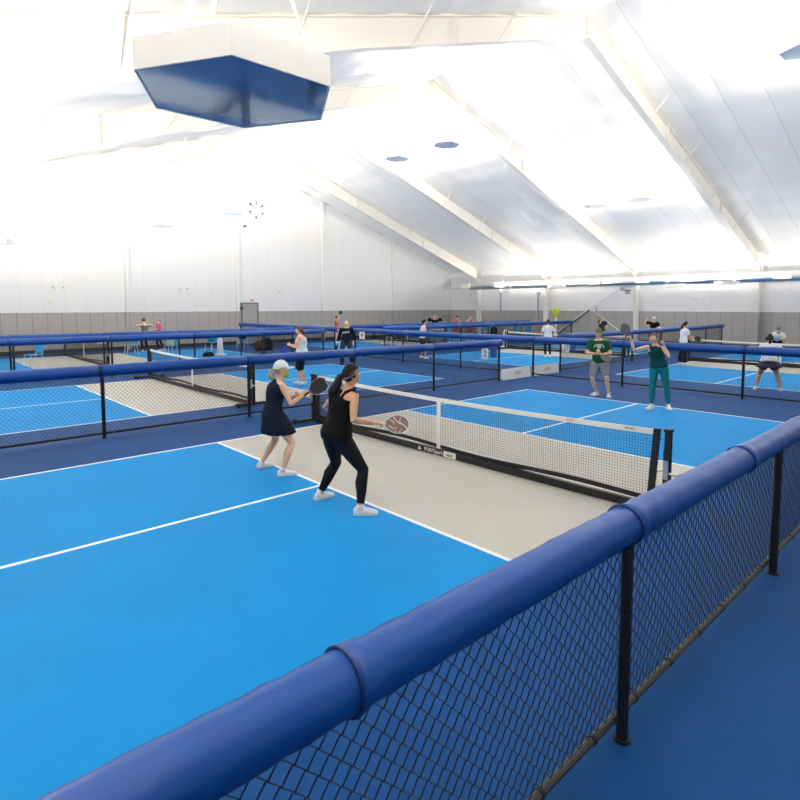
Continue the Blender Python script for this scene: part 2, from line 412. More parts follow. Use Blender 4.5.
# ---------------------------------------------------------------- wall items
t = thing('wall_fan', 'round exhaust fan with cream blades high on the back wall', 'fan', (10.7, YB - .01, 8.02))
mb = MB(); n = 28
mb.rings([[(r * math.cos(2 * PI * k / n), y, r * math.sin(2 * PI * k / n)) for k in range(n)] for r, y in ((.56, 0), (.64, 0), (.64, -.16), (.58, -.16), (.56, 0))], 0, True, False)
obj('ring', mb, 'offwhite', t)
mb = MB(); mb.rings([[(.57 * math.cos(2 * PI * k / n), y, .57 * math.sin(2 * PI * k / n)) for k in range(n)] for y in (0, -.02)]); obj('opening', mb, 'fanback', t)
for k in range(6):
    mb = MB(); R = Matrix.Rotation(k * PI / 3 + .5, 3, 'Y') @ Matrix.Rotation(.35, 3, 'Z')
    mb.rings([[R @ V((w * s, -.09 + q, r)) for s, q in ((-1, -.006), (1, -.006), (1, .006), (-1, .006))] for r, w in ((.08, .06), (.3, .15), (.54, .18))]); obj('blade', mb, 'cream', t)
mb = MB(); mb.ball((0, -.10, 0), (.11, .06, .11)); obj('hub', mb, 'offwhite', t, True)

def em_light(label, loc, rz):
    t = thing('emergency_light', label, 'emergency light', loc, rz, 'twin emergency lights')
    mb = MB(); mb.box((0, -.05, 0), (.30, .10, .12)); obj('case', mb, 'white', t)
    for s in (-1, 1):
        mb = MB(); mb.loft([(s * .17, -.06, .04), (s * .22, -.10, .08), (s * .23, -.18, .09)], [.03, .055, .075], n=10); obj('lamp_head', mb, 'offwhite', t, True)
    return t
e = em_light('twin emergency light on the back wall toward the left edge', (.2, YB + .01, 3.08), 0)
dup(e, 'twin emergency light on the back wall left of the door', (6.2, YB + .01, 3.14))
dup(e, 'twin emergency light on the back wall right of the door', (12.34, YB + .01, 3.13))
dup(e, 'twin emergency light on the side wall near the wide column', (XR + .04, 9.3, 2.64), -PI / 2)
mb = MB(); mb.box((0, -.03, 0), (.12, .06, .14)); tag(obj('call_point', mb, 'paleyellow', None, False, (-.16, YB + .01, 2.45)), 'tiny pale yellow call point on the back wall', 'call point')
mb = MB(); mb.box((0, -.05, 0), (.16, .10, .16)); tag(obj('wall_switch', mb, 'dark', None, False, (9.55, YB - .18, 2.12)), 'small dark box on the back wall column beside the door', 'switch')
mb = MB(); mb.box((0, -.05, 0), (.15, .10, .14)); tag(obj('junction_box', mb, 'greym', None, False, (9.95, YB - .0, 6.95)), 'small dark box on the back wall just below the fan', 'box')
for lb, y, z0, z1 in (('grey vertical pipe on the side wall, the shorter farther one', 23.2, 1.85, 3.2), ('grey vertical pipe on the side wall, the longer one near the funnel', 19.95, .2, 3.16)):
    mb = MB(); mb.tube((0, 0, z0), (0, 0, z1), .045, 8); mb.box((.03, 0, z1), (.14, .22, .12)); tag(obj('wall_pipe', mb, 'pipegrey', None, False, (XR - .08, y, 0)), lb, 'pipe', 'wall pipes')
mb = MB(); mb.tube((0, 0, 0), (0, 0, 2.2), .045, 8); tag(obj('drain_pipe', mb, 'pipegrey', None, False, (XR - .26, 15.45, 0)), 'mid grey pipe at the crossing of the wall braces', 'pipe')
for lb, o0, a, b in (('white diagonal brace rod rising toward the right on the side wall', XR - .06, (18.95, .1), (13.1, 4.05)), ('white diagonal brace rod falling toward the right on the side wall', XR - .16, (18.7, 4.05), (13.05, .1))):
    mb = MB(); mb.tube((o0, a[0], a[1]), (o0, b[0], b[1]), .028, 8); tag(obj('cross_brace', mb, 'offwhite' if 'falling' in lb else 'white', None), lb, 'brace', 'wall cross braces')
mb = MB(); mb.tube((XR - .30, 18.55, .1), (XR - .30, 15.9, 2.0), .04, 8); tag(obj('sloping_rail', mb, 'dark', None), 'dark sloping rail leaning up against the side wall panels', 'rail')
t = thing('wall_speaker', 'small grey twin speaker box under the duct beside the second column', 'speaker', (27.25, 13.35, 3.2))
mb = MB(); mb.box((0, .18, .1), (.2, .2, .22)); obj('case', mb, 'pipegrey', t); mb = MB(); mb.box((0, -.14, -.12), (.2, .2, .2)); obj('bracket', mb, 'pipegrey', t); mb = MB(); mb.box((.1, 0, 0), (.08, .5, .06)); obj('arm', mb, 'dark', t)
t = thing('funnel_stand', 'neon yellow funnel on a white pole by the side wall', 'funnel', (26.7, 17.75, 0))
mb = MB(); mb.loft([(0, 0, 0), (0, 0, .05), (0, 0, 1.55)], [.2, .06, .07], n=12); obj('pole', mb, 'white', t, True)
mb = MB(); mb.loft([(0, 0, 1.5), (0, 0, 1.7), (0, 0, 2.0), (0, 0, 2.12)], [.09, .12, .24, .22], n=14); obj('funnel', mb, 'yellow', t, True)
mb = MB(); mb.rings([[(0, y, 1.88 - .42 * (i % 2)), (0, y, 1.76 - .42 * (i % 2)), (-.03, y, 1.76 - .42 * (i % 2)), (-.03, y, 1.88 - .42 * (i % 2))] for i, y in enumerate([23.9 - .62 * k for k in range(7)])])
tag(obj('wall_drape', mb, 'drape', None, False, (XR - .05, 0, 0)), 'zigzag grey cord hung along the side wall panels', 'cord')

# ---------------------------------------------------------------- padded chain-link fences
def chain(L, z0, z1, p, r, zig):
    mb = MB()
    if zig:
        n = int(L / p); k2 = int((z1 - z0) / p)
        for k in range(n):
            pts = []
            for i in range(k2 + 1):
                a = (i + k) % 2
                pts.append((k * p + a * p, z0 + i * p, .0035 * (1 if a else -1)))
            o = len(mb.v)
            for (u, z, d) in pts:
                mb.v += [(u - r, d + r * .6, z), (u + r, d + r * .6, z), (u, d - r, z)]
            for i in range(k2):
                for j in range(3):
                    q = (j + 1) % 3
                    mb.f.append([o + i * 3 + j, o + i * 3 + q, o + (i + 1) * 3 + q, o + (i + 1) * 3 + j]); mb.m.append(0)
    else:
        H = z1 - z0; s = 2 * p; n = int((L + H) / s)
        for sg in (0, 1):
            for k in range(1, n):
                u0 = k * s - H; u1 = k * s; za, zb = z0, z1
                if u0 < 0: za = z0 - u0; u0 = 0
                if u1 > L: zb = z1 - (u1 - L); u1 = L
                if zb - za < .02: continue
                if sg: u0, u1 = L - u0, L - u1
                d = .003 * (1 if sg else -1)
                w = r * 1.2
                mb.add([(u0 - w, d, za), (u0 + w, d, za), (u0, d - 2 * r, za), (u1 - w, d, zb), (u1 + w, d, zb), (u1, d - 2 * r, zb)],
                       [(0, 1, 4, 3), (1, 2, 5, 4), (2, 0, 3, 5)])
    return mb
def fence(label, a, b, posts, near=False, seams=None, zc=1.2, RP=.104):
    if near: RP = .095
    a, b = V((a[0], a[1], 0)), V((b[0], b[1], 0)); d = b - a; L = d.length; rz = math.atan2(d.y, d.x)
    t = thing('padded_fence', label, 'fence', a, rz, 'low black chain-link fences with blue padded tops')
    me = obj('chain_link_mesh', chain(L, .07, zc - .02, .042 if near else .036, .0028 if near else .0026, near), 'wire', t)
    for u in posts:
        mb = MB(); mb.tube((u, -.05 if near else 0, 0), (u, -.05 if near else 0, zc), .031, 12); mb.tube((u, -.05 if near else 0, 0), (u, -.05 if near else 0, .012), .045, 12)
        if near:
            for z in (.17, .3, .7, 1.0): mb.tube((u, -.05, z), (u, -.05, z + .025), .034, 12)
        obj('post', mb, 'black', t, False)
    mb = MB(); mb.tube((0, 0, .085), (L, 0, .085), .022, 10)
    if near:
        u = .3
        while u < L: mb.tube((u, 0, .085), (u + .022, 0, .085), .0265, 10, 1); u += .46
    obj('bottom_rail', mb, ['rail' if near else 'black', 'black'], t, False)
    cuts = seams or [0] + [u for u in posts if .4 < u < L - .4] + [L]
    for i in range(len(cuts) - 1):
        u0, u1 = cuts[i], cuts[i + 1]; mb = MB(); nr = 24; rs = []
        k = max(4, int((u1 - u0) / .06)) if near else 5
        lip = .07
        us = ([u0 - (lip if i else 0)] + ([u0 + .0] if i else []) + [u0 + (u1 - u0) * q / k for q in range(1, k + 1)])
        for j, u in enumerate(us):
            ring = []
            for q in range(nr):
                th = 2 * PI * q / nr
                r = RP
                if near:
                    r += .005 * noise.noise(V((u * 6, math.cos(th) * 1.2, math.sin(th) * 1.2 + i * 7)))
                    e = min(abs(u - u0), abs(u1 - u))
                    r += .006 * math.exp(-e * 2.2) * math.sin(th * 3 + u * 38 + i)
                    if i and j == 0: r += .010
                    if i and j == 1: r += .005
                    if u1 - u < .02 and i < len(cuts) - 2: r -= .004
                ring.append((u, r * math.cos(th), zc + r * math.sin(th)))
            rs.append(ring)
        mb.rings(rs)
        pd = obj('rail_pad', mb, 'pad', t, True)
        if near and i:
            mb = MB(); rr = RP + .0105
            mb.rings([[(u, r_ * math.cos(2 * PI * q / nr), zc + r_ * math.sin(2 * PI * q / nr)) for q in range(nr)] for u, r_ in ((u0 - lip - .003, rr - .010), (u0 - lip - .004, rr), (u0 - lip + .004, rr + .0012), (u0 - lip + .004, rr - .010), (u0 - lip - .003, rr - .010))], 0, True, False)
            obj('shaded_pad_lip', mb, 'padlip', pd, True)
    return t
YF = -1.44
x0 = -9.0
fence('closest padded fence, running along the front court in the foreground', (x0, YF), (7.6, YF), [x - x0 for x in (-8.83, -6.12, -3.41, -.70, 2.02, 4.73, 7.5)], True,
      [0] + [x - x0 for x in (-6.93, -5.10, -3.28, -1.45, .38, 2.21, 4.04, 5.87, 7.6)], 1.116)
fence('padded fence behind the two women, between the front court and the next one', (x0, 7.68), (7.55, 7.68), [x - x0 for x in (-8.83, -6.13, -3.42, -.71, 2.0, 4.68, 7.5)], zc=1.16, RP=.1)
fence('padded fence behind the green-shirted man, across the far end of the front courts', (9.2, -4.5), (9.2, 16.9), [y + 4.5 for y in (-4.4, -1.4, 1.63, 4.66, 7.62, 10.7, 13.75, 16.84)], zc=1.19)
fence('padded fence beyond the second court, left of the passage, nearer of two', (x0, 16.84), (7.55, 16.84), [x - x0 for x in (-8.83, -6.13, -3.42, -.71, 2.0, 4.68, 7.5)], zc=1.205)
fence('padded fence just behind the one beyond the second court', (x0, 19.25), (7.55, 19.25), [x - x0 for x in (-8.83, -6.13, -3.0, -.3, 2.4, 5.0, 6.1, 7.5)], zc=1.205)
fence('padded fence in the back rows ending near the grey door', (9.2, 18.3), (9.2, 27.6), [.05, 3.1, 6.2, 9.25], zc=1.20)
fence('padded fence on the far right half, ending in front of the grey wall panels', (10.85, 7.68), (26.6, 7.68), [.05, 2.75, 5.4, 8.1, 10.7, 13.4, 15.7], zc=1.205)
fence('padded fence on the far right half, farther back, ending left of the wall brace', (10.85, 16.84), (27.2, 16.84), [.05, 2.75, 5.4, 8.1, 10.7, 13.4, 16.3], zc=1.225)
fence('farthest padded fence, running behind the one that ends left of the wall brace', (10.85, 19.25), (26.0, 19.25), [.05, 2.75, 5.4, 8.1, 10.7, 13.4, 15.1], zc=1.225)

# low white barrier boards closing the passages
def board(label, loc):
    t = thing('barrier_board', label, 'barrier board', loc, 0, 'low white barrier boards')
    mb = MB(); R = Matrix.Rotation(-.18, 3, 'X')
    mb.box((0, -.05, .17), (1.46, .03, .34), 0, R=R); obj('panel', mb, 'white', t)
    mb = MB()
    for s in (-1, 1): mb.box((s * .5, .06, .12), (.04, .22, .24), 0)
    obj('foot', mb, 'white', t)
    mb = MB(); R2 = R
    mb.box((0.05, -.068, .18), (.34, .004, .10), 0, R=R); obj('logo', mb, 'tote', t)
    return t
bo = board('white barrier board beside the numbered fence end, left half of the near passage', (8.38, 7.72, 0))
dup(bo, 'white barrier board right half of the near passage, in front of the green-shirted man', (10.02, 7.72, 0))
dup(bo, 'white barrier board left of the man in the dark sweatshirt, in the rear passage', (8.38, 16.9, 0))
dup(bo, 'white barrier board right of the man in the dark sweatshirt, in the rear passage', (10.02, 16.9, 0))

# court signs hung on the fences
def text_mesh(txt, size, depth=.002):
    cu = bpy.data.curves.new('t', 'FONT'); cu.body = txt; cu.size = size; cu.extrude = depth; cu.align_x = 'CENTER'; cu.align_y = 'CENTER'; cu.resolution_u = 3
    o = bpy.data.objects.new('t', cu); C.objects.link(o)
    me = bpy.data.meshes.new_from_object(o.evaluated_get(bpy.context.evaluated_depsgraph_get()))
    bpy.data.objects.remove(o); bpy.data.curves.remove(cu); return me
def text(name, txt, size, m, parent, R, loc):
    me = text_mesh(txt, size); me.materials.clear(); me.materials.append(M[m]); me.transform(Matrix.Translation(loc) @ R.to_4x4())
    o = bpy.data.objects.new(name, me); C.objects.link(o); o.parent = parent; return o
STAND = Matrix.Rotation(PI / 2, 3, 'X')      # faces -Y
def sign(name, label, loc, rz, w, h, m, txt=None, tm='black', ts=.2):
    t = thing(name, label, 'sign', loc, rz, None)
    mb = MB(); mb.box((0, 0, 0), (w, .012, h)); obj('plate', mb, m, t)
    if txt: text('lettering', txt, ts, tm, t, STAND, (0, -.0085, 0))
    return t
sign('court_sign', 'white court sign with a black 2 on the fence near the passage', (6.75, 7.62, .87), 0, .29, .30, 'white', '2', 'black', .27)
s2 = sign('sponsor_sign', 'dark blue sign beside the white number 2 sign', (7.16, 7.62, .88), 0, .29, .29, 'signblue')
mb = MB(); mb.prism([(-.08, -.03), (.06, -.04), (.10, .03), (-.05, .04)], -.009, -.007, 0, STAND); obj('emblem', mb, 'white', s2)
sign('court_sign', 'white sign with a dark number on the fence behind the dark-sweatshirted man', (9.11, 16.25, 1.0), -PI / 2, .36, .34, 'white', '4', 'black', .28)
sign('court_sign', 'white number sign on the far right fence left of a blue one', (11.22, 7.62, .83), 0, .26, .36, 'white', '3', 'black', .26)
s4 = sign('sponsor_sign', 'blue sign on the far right fence, behind the green-shirted man', (11.62, 7.62, .83), 0, .30, .34, 'signblue')
mb = MB(); mb.prism([(-.08, -.03), (.06, -.04), (.10, .03), (-.05, .04)], -.009, -.007, 0, STAND); obj('emblem', mb, 'white', s4)
sign('notice_card', 'narrow white card on the far right fence post end', (10.97, 7.62, .83), 0, .12, .34, 'white')

# ---------------------------------------------------------------- portable nets
def net(label, cx, cy):
    t = thing('pickleball_net', label, 'net', (cx, cy, 0), 0, 'portable court nets')
    HW = 3.27
    def zt(y): return .864 + .05 * (y / HW) ** 2
    mb = MB(); ny = 200; r = .0013
    for k in range(1, ny):
        y = -HW + 2 * HW * k / ny
        mb.box((0, y, (zt(y) + .16) / 2), (2 * r, 2 * r, zt(y) - .16))
    for j in range(1, 21):
        q = j / 21.0
        ys_ = [-HW + 2 * HW * k / 12 for k in range(13)]
        mb.rings([[(sx * r, y, .16 + (zt(y) - .04 - .16) * q + sz * r) for sx, sz in ((-1, -1), (1, -1), (1, 1), (-1, 1))] for y in ys_])
    obj('mesh', mb, 'netb', t)
    ys_ = [-HW + 2 * HW * k / 16 for k in range(17)]
    mb = MB(); mb.rings([[(sx * .008, y, zt(y) - .025 + sz * .030) for sx, sz in ((-1, -1), (1, -1), (1, 1), (-1, 1))] for y in ys_]); obj('top_tape', mb, 'netw', t)
    mb = MB(); mb.rings([[(sx * .006, y, .135 + .02 * math.sin(y * 2) * (abs(y) < 3) + sz * .028) for sx, sz in ((-1, -1), (1, -1), (1, 1), (-1, 1))] for y in ys_]); obj('bottom_band', mb, 'black', t)
    mb = MB(); mb.box((-.012, 0, .47), (.008, .07, .80)); obj('centre_strap', mb, 'netw', t)
    bar = MB(); bar.box((-.03, 0, .055), (.06, 2 * HW - .1, .09)); b = obj('base_bar', bar, 'black', t)
    mb = MB(); mb.box((.045, 0, .03), (.05, 2 * HW - .3, .03)); obj('ground_rail', mb, 'metal', t)
    for s in (-1, 1):
        mb = MB(); mb.rings([[(sx * .03, s * (HW - .02 - .06 * (1 - q)) + sy * .03, .06 + .87 * q) for sx, sy in ((-1, -1), (1, -1), (1, 1), (-1, 1))] for q in (0, .5, 1)]); obj('end_sleeve', mb, 'black', t)
        mb = MB(); mb.box((0, s * (HW + .10), .47), (.06, .06, .90)); mb.box((0, s * (HW + .10), .925), (.075, .075, .03)); p = obj('post', mb, 'black', t)
        mb = MB(); mb.box((-.045, s * (HW + .10), .50), (.02, .05, .20)); mb.tube((-.05, s * (HW + .14), .47), (-.05, s * (HW + .24), .47), .016, 8); mb.ball((-.05, s * (HW + .25), .47), .03, 8, 6); obj('tension_crank', mb, 'metal', p)
        mb = MB()
        for z in (.12, .45, .8): mb.tube((0, s * (HW - .03), z), (0, s * (HW + .12), z + .05), .004, 5)
        mb.tube((.02, s * (HW + .05), .05), (.02, s * (HW + .05), .7), .008, 6); obj('lacing', mb, 'black', t)
        mb = MB(); mb.box((0, s * (HW + .1), .05), (.9, .07, .05)); ft = obj('foot', mb, 'black', t)
        for sx in (-1, 1):
            mb = MB(); mb.tube((sx * .40, s * (HW + .15) - .02, .05), (sx * .40, s * (HW + .15) + .03, .05), .05, 12); obj('wheel', mb, 'black', ft)
    return t, b
n0, bar0 = net('closest court net, between the two women and the couple facing them', 0, 3.05)
FACE = Matrix.Rotation(-PI / 2, 3, 'Z') @ STAND      # faces -X
for q, (lb, x, y) in enumerate((('court net on the second court, left of the woman in the white tank top', 0, 12.2), ('court net on the third court, far left near the grey wall', 0, 23.2),
                 ('court net beyond the right-hand fence, at the woman in the grey skirt', 18.35, 3.05), ('court net behind the woman in the white tee and leggings', 18.35, 12.2), ('farthest court net, in the back right corner', 18.35, 23.2))):
    dup(n0, lb, (x, y, 0))
mb = MB(); R = FACE
mb.prism([(-.04, -.025), (.04, -.025), (0, .035)], .0605, .0625, 0, R, (0, .36, .055)); obj('emblem', mb, 'white', bar0)
text('lettering', 'PORT|park', .085, 'white', bar0, FACE, (-.0625, .06, .055))
mb = MB(); mb.box((-.0615, -.27, .055), (.003, .24, .085)); obj('sticker', mb, 'white', bar0)
text('lettering', 'eBallz', .06, 'dark', bar0, FACE, (-.0645, -.27, .055))
text('lettering', 'SPORT', .04, 'dark', n0, FACE, (-.0095, -2.95, .882))
text('lettering', 'SPORT', .04, 'pinkred', n0, FACE, (-.0095, -2.2, .864))

# ---------------------------------------------------------------- people
def remesh(mb, vox, name, m):
    me = mesh_of(mb, 'tmp', m); fix_normals(me)
    o = bpy.data.objects.new('tmp', me); bpy.context.scene.collection.objects.link(o)
    md = o.modifiers.new('r', 'REMESH'); md.mode = 'VOXEL'; md.voxel_size = vox; md.use_smooth_shade = True
    sm = o.modifiers.new('s', 'SMOOTH'); sm.factor = .5; sm.iterations = 3
    dg = bpy.context.evaluated_depsgraph_get()
    out = bpy.data.meshes.new_from_object(o.evaluated_get(dg)); out.name = name
    bpy.data.objects.remove(o); bpy.data.meshes.remove(me)
    out.materials.clear(); out.materials.append(M[m])
    out.polygons.foreach_set('use_smooth', [True] * len(out.polygons))
    return out
def link(name, me, parent):
    o = bpy.data.objects.new(name, me); C.objects.link(o); o.parent = parent; return o
def ik(a, b, l1, l2, hint):
    a, b = V(a), V(b); d = b - a; L = min(d.length, (l1 + l2) * .999); u = d.normalized()
    x = (l1 * l1 - l2 * l2 + L * L) / (2 * L); h = math.sqrt(max(l1 * l1 - x * x, 0))
    hv = V(hint) - u * V(hint).dot(u); hv.normalize()
    return a + u * x + hv * h, a + u * L
def lerp(a, b, t): return a + (b - a) * t
def head_pts(S, n=28, m=20, scale=1.0):
    out = []
    for k in range(m + 1):
        th = PI * min(max(k / m, .012), .988); ring = []
        for i in range(n):
            ph = 2 * PI * i / n
            dx, dy, dz = math.sin(th) * math.cos(ph), math.sin(th) * math.sin(ph), -math.cos(th)
            x, y, z = .097 * dx, .076 * dy, .118 * dz
            if dz < 0:
                w = 1 - .34 * (-dz) ** 1.4; y *= w
                if dx < 0: x *= 1 - .45 * min(1, -dz * 1.3)
                else: x *= 1 - .10 * (-dz)
            if dx > 0:
                x += .020 * math.exp(-(dy / .16) ** 2 - ((dz + .14) / .17) ** 2)
                x += .006 * math.exp(-(dy / .3) ** 2 - ((dz + .50) / .10) ** 2)
                for s in (-1, 1): x -= .008 * math.exp(-((dy - s * .38) / .16) ** 2 - ((dz - .08) / .12) ** 2)
            ring.append((V((dx, dy, dz)), V((x, y, z)) * S * scale))
        out.append(ring)
    return out
def hand(mb, wrist, d, nrm, S, curl=.9, right=True):
    """palm, four bent fingers, thumb. d: direction of the palm, nrm: palm-side normal"""
    d = V(d).normalized(); nrm = V(nrm); nrm = (nrm - d * nrm.dot(d)).normalized(); s = d.cross(nrm)
    if not right: s = -s                    # s points to the thumb side
    w = V(wrist)
    mb.loft([w - d * .02 * S, w + d * .01 * S, w + d * .045 * S, w + d * .085 * S, w + d * .095 * S],
            [(.024 * S, .021 * S), (.030 * S, .018 * S), (.040 * S, .016 * S), (.041 * S, .014 * S), (.036 * S, .010 * S)], s, 12)
    for k, (off, ln) in enumerate(((.030, .074), (.0105, .082), (-.0095, .077), (-.029, .060))):
        p = w + d * .080 * S + s * off * S; a = curl * .35; pts = [p]; q = p
        for j, fr in enumerate((.42, .32, .26)):
            dirv = d * math.cos(a) + nrm * math.sin(a) + s * off * .8
            q = q + dirv.normalized() * ln * S * fr; pts.append(q); a += curl * (.9 if j == 0 else .8)
        mb.loft(pts, [.0098 * S, .0092 * S, .0084 * S, .0066 * S], s, 8)
    p = w + d * .028 * S + s * .026 * S
    pts = [p, p + (d * .6 + s * .8 + nrm * .2).normalized() * .034 * S, p + (d * .6 + s * .8 + nrm * .2).normalized() * .034 * S + (d * .75 + s * .35 + nrm * .7 * curl).normalized() * .030 * S]
    pts.append(pts[-1] + (d * .7 + nrm * .9 * curl).normalized() * .022 * S)
    mb.loft(pts, [.0135 * S, .0115 * S, .0105 * S, .0075 * S], nrm, 8)

TORSO_F = [(-.22, .085, .080), (-.13, .152, .112), (.0, .170, .122), (.18, .150, .108), (.40, .126, .092), (.60, .142, .110), (.76, .158, .108), (.88, .150, .088), (.96, .105, .068), (1.03, .056, .054)]
TORSO_M = [(-.22, .085, .080), (-.13, .148, .110), (.0, .162, .118), (.18, .152, .108), (.40, .148, .106), (.60, .168, .118), (.76, .184, .116), (.88, .176, .094), (.96, .120, .072), (1.03, .062, .058)]

def person(label, base, yaw, H, P, wear, skin='skin', hair=('short', 'hairb'), male=False, vox=.010, cap=None, shoes='shoe', extra=None, group=None):
    """P: joints in the person's own frame (x forward, y left, z up, metres)"""
    S = H / 1.68; t = thing('person', label, 'person', (base[0], base[1], 0), math.radians(yaw), group)
    pel, neck, head = V(P['pelvis']), V(P['neck']), V(P['head'])
    sy = math.radians(P.get('shoulder_yaw', 0)); py = math.radians(P.get('pelvis_yaw', 0))
    tilt = P.get('shoulder_tilt', 0.0)
    sL = V((-math.sin(sy), math.cos(sy), tilt)).normalized(); pL = V((-math.sin(py), math.cos(py), 0))
    up = (neck - pel).normalized(); fwd = sL.cross(up)
    T = TORSO_M if male else TORSO_F; fat = P.get('fat', 1.0)
    def spine(tt):
        p = pel + (neck - pel) * tt
        return p - fwd * .03 * S * math.sin(PI * min(max(tt, 0), 1)) * P.get('hunch', .5)
    def torso(mb, t0, t1, e, n=20):
        pts, rr, sd = [], [], []
        N = 16
        for i in range(N + 1):
            tt = t0 + (t1 - t0) * i / N
            for a, b in zip(T[:-1], T[1:]):
                if a[0] <= tt <= b[0] or (b is T[-1] and tt > b[0]) or (a is T[0] and tt < a[0]):
                    q = min(max((tt - a[0]) / (b[0] - a[0]), 0), 1); q = q * q * (3 - 2 * q)
                    w, dp = lerp(a[1], b[1], q), lerp(a[2], b[2], q); break
            pts.append(spine(tt)); rr.append(((w * fat) * S + e, (dp * fat) * S + e)); sd.append(pL.lerp(sL, min(max(tt, 0), 1)))
        mb.loft(pts, rr, sd, n)
    shw = (.172 if male else .152) * S
    shc = spine(.885)
    SH = {1: shc + sL * shw, -1: shc - sL * shw}
    HP = {1: pel + pL * .088 * S + V((0, 0, -.03 * S)), -1: pel - pL * .088 * S + V((0, 0, -.03 * S))}
    KN, AN, EL, WR = {}, {}, {}, {}
    for s, key in ((1, 'L'), (-1, 'R')):
        f = P['foot' + key]; ty = math.radians(f[2])
        an = V((f[0], f[1], .075 * S + (f[3] if len(f) > 3 else 0)))
        KN[s], AN[s] = ik(HP[s], an, .415 * S, .40 * S, P.get('knee' + key, (math.cos(ty) + .4, math.sin(ty) * .9 + s * .05, .0)))
        EL[s], WR[s] = ik(SH[s], P['hand' + key], .285 * S, .245 * S, P.get('elbow' + key, (-.6, s * .5, -.4)))
    def leg(mb, s, t1, e, t0=0.0, flare=0.0):
        kn, an, hp = KN[s], AN[s], HP[s]
        prof = [(0, hp, .090), (.25, lerp(hp, kn, .25), .088), (.55, lerp(hp, kn, .55), .074), (.85, lerp(hp, kn, .85), .057), (1.0, kn, .053), (1.15, lerp(kn, an, .15), .050),
                (1.35, lerp(kn, an, .35) - V((.012 * S, 0, 0)), .055), (1.6, lerp(kn, an, .6), .044), (1.85, lerp(kn, an, .85), .033), (2.0, an, .034)]
        q = [p for p in prof if t0 - .001 <= p[0] <= t1 + .001]
        if q[-1][0] < t1 - .01:
            nx_ = [p for p in prof if p[0] > t1][0]; w = (t1 - q[-1][0]) / (nx_[0] - q[-1][0]); q.append((t1, lerp(q[-1][1], nx_[1], w), lerp(q[-1][2], nx_[2], w)))
        mb.loft([p[1] for p in q], [p[2] * S * (fat * .5 + .5) + e + flare * p[0] for p in q], pL, 14)
    def arm(mb, s, t1, e):
        sh, el, wr = SH[s], EL[s], WR[s]; k = 1.15 if male else 1.0
        sh0 = sh - sL * s * .05 * S
        prof = [(-.2, sh0, .046), (0, sh, .050), (.35, lerp(sh, el, .35), .043), (.75, lerp(sh, el, .75), .037), (1.0, el, .035), (1.25, lerp(el, wr, .25), .037), (1.6, lerp(el, wr, .6), .030), (2.0, wr, .023)]
        q = [p for p in prof if p[0] <= t1 + .001]
        if q[-1][0] < t1 - .01:
            nx_ = [p for p in prof if p[0] > t1][0]; w = (t1 - q[-1][0]) / (nx_[0] - q[-1][0]); q.append((t1, lerp(q[-1][1], nx_[1], w), lerp(q[-1][2], nx_[2], w)))
        mb.loft([p[1] for p in q], [p[2] * S * k * (fat * .5 + .5) + e for p in q], sL, 12)
    hy, hp_ = math.radians(P.get('gaze', 0)), math.radians(P.get('nod', 0))
    HR = Matrix.Rotation(hy, 3, 'Z') @ Matrix.Rotation(hp_, 3, 'Y')
    # body
    mb = MB(); torso(mb, -.22, 1.03, 0)
    nb = spine(.94); nt = head + HR @ V((-.02 * S, 0, -.06 * S))
    mb.loft([nb, lerp(nb, nt, .5), nt], [.060 * S, .051 * S, .052 * S], sL, 12)
    for s in (1, -1):
        leg(mb, s, 2.0, 0); arm(mb, s, 2.0, 0)
        f = P['footL' if s == 1 else 'footR']; ty = math.radians(f[2]); td = V((math.cos(ty), math.sin(ty), 0)); an = AN[s]
        mb.loft([an + V((0, 0, .02)), an + td * .02 * S - V((0, 0, .03 * S)), an + td * .09 * S - V((0, 0, .045 * S)), an + td * .15 * S - V((0, 0, .052 * S))], [.033 * S, .034 * S, (.036 * S, .022 * S), (.03 * S, .012 * S)], V((-td.y, td.x, 0)), 10)
    mb.rings([[HR @ p + head for d_, p in r] for r in head_pts(S)])
    for s in (1, -1):
        c = HR @ V((-.008 * S, s * .078 * S, -.008 * S)) + head
        mb.loft([c + HR @ V((0, 0, -.03 * S)), c, c + HR @ V((-.006 * S, s * .004, .03 * S))], [(.006 * S, .008 * S), (.008 * S, .018 * S), (.006 * S, .012 * S)], HR @ V((0, 1, 0)), 8)
    body = remesh(mb, vox, 'body', skin)
    hm = MB()
    for s, key in ((1, 'L'), (-1, 'R')):
        d = P.get('palm' + key, None); d = V(d) if d is not None else (WR[s] - EL[s])
        nr = P.get('palmn' + key, (0, -s, -.2)); hand(hm, WR[s], d, nr, S, P.get('curl' + key, .8), s == -1)
    hme = mesh_of(hm, 'hands', skin, True); fix_normals(hme)
    import bmesh
    bm = bmesh.new(); bm.from_mesh(body); bm.from_mesh(hme); bm.to_mesh(body); bm.free(); bpy.data.meshes.remove(hme)
    body.polygons.foreach_set('use_smooth', [True] * len(body.polygons))
    link('body', body, t)
    # face
    for s in (1, -1):
        mb = MB(); c = HR @ V((.083 * S, s * .028 * S, .010 * S)) + head; mb.ball(c, .0115 * S, 10, 8)
        e = obj('eye', mb, 'eyew', t, True)
        mb = MB(); c2 = HR @ V((.0915 * S, s * .028 * S, .010 * S)) + head; mb.ball(c2, .0058 * S, 8, 6); obj('iris', mb, 'eyed', e, True)
        mb = MB(); mb.loft([HR @ V((.092 * S, s * .012 * S, .030 * S)) + head, HR @ V((.090 * S, s * .03 * S, .036 * S)) + head, HR @ V((.078 * S, s * .045 * S, .031 * S)) + head], [.003 * S, .0045 * S, .002 * S], n=6); obj('eyebrow', mb, hair[1], t, True)
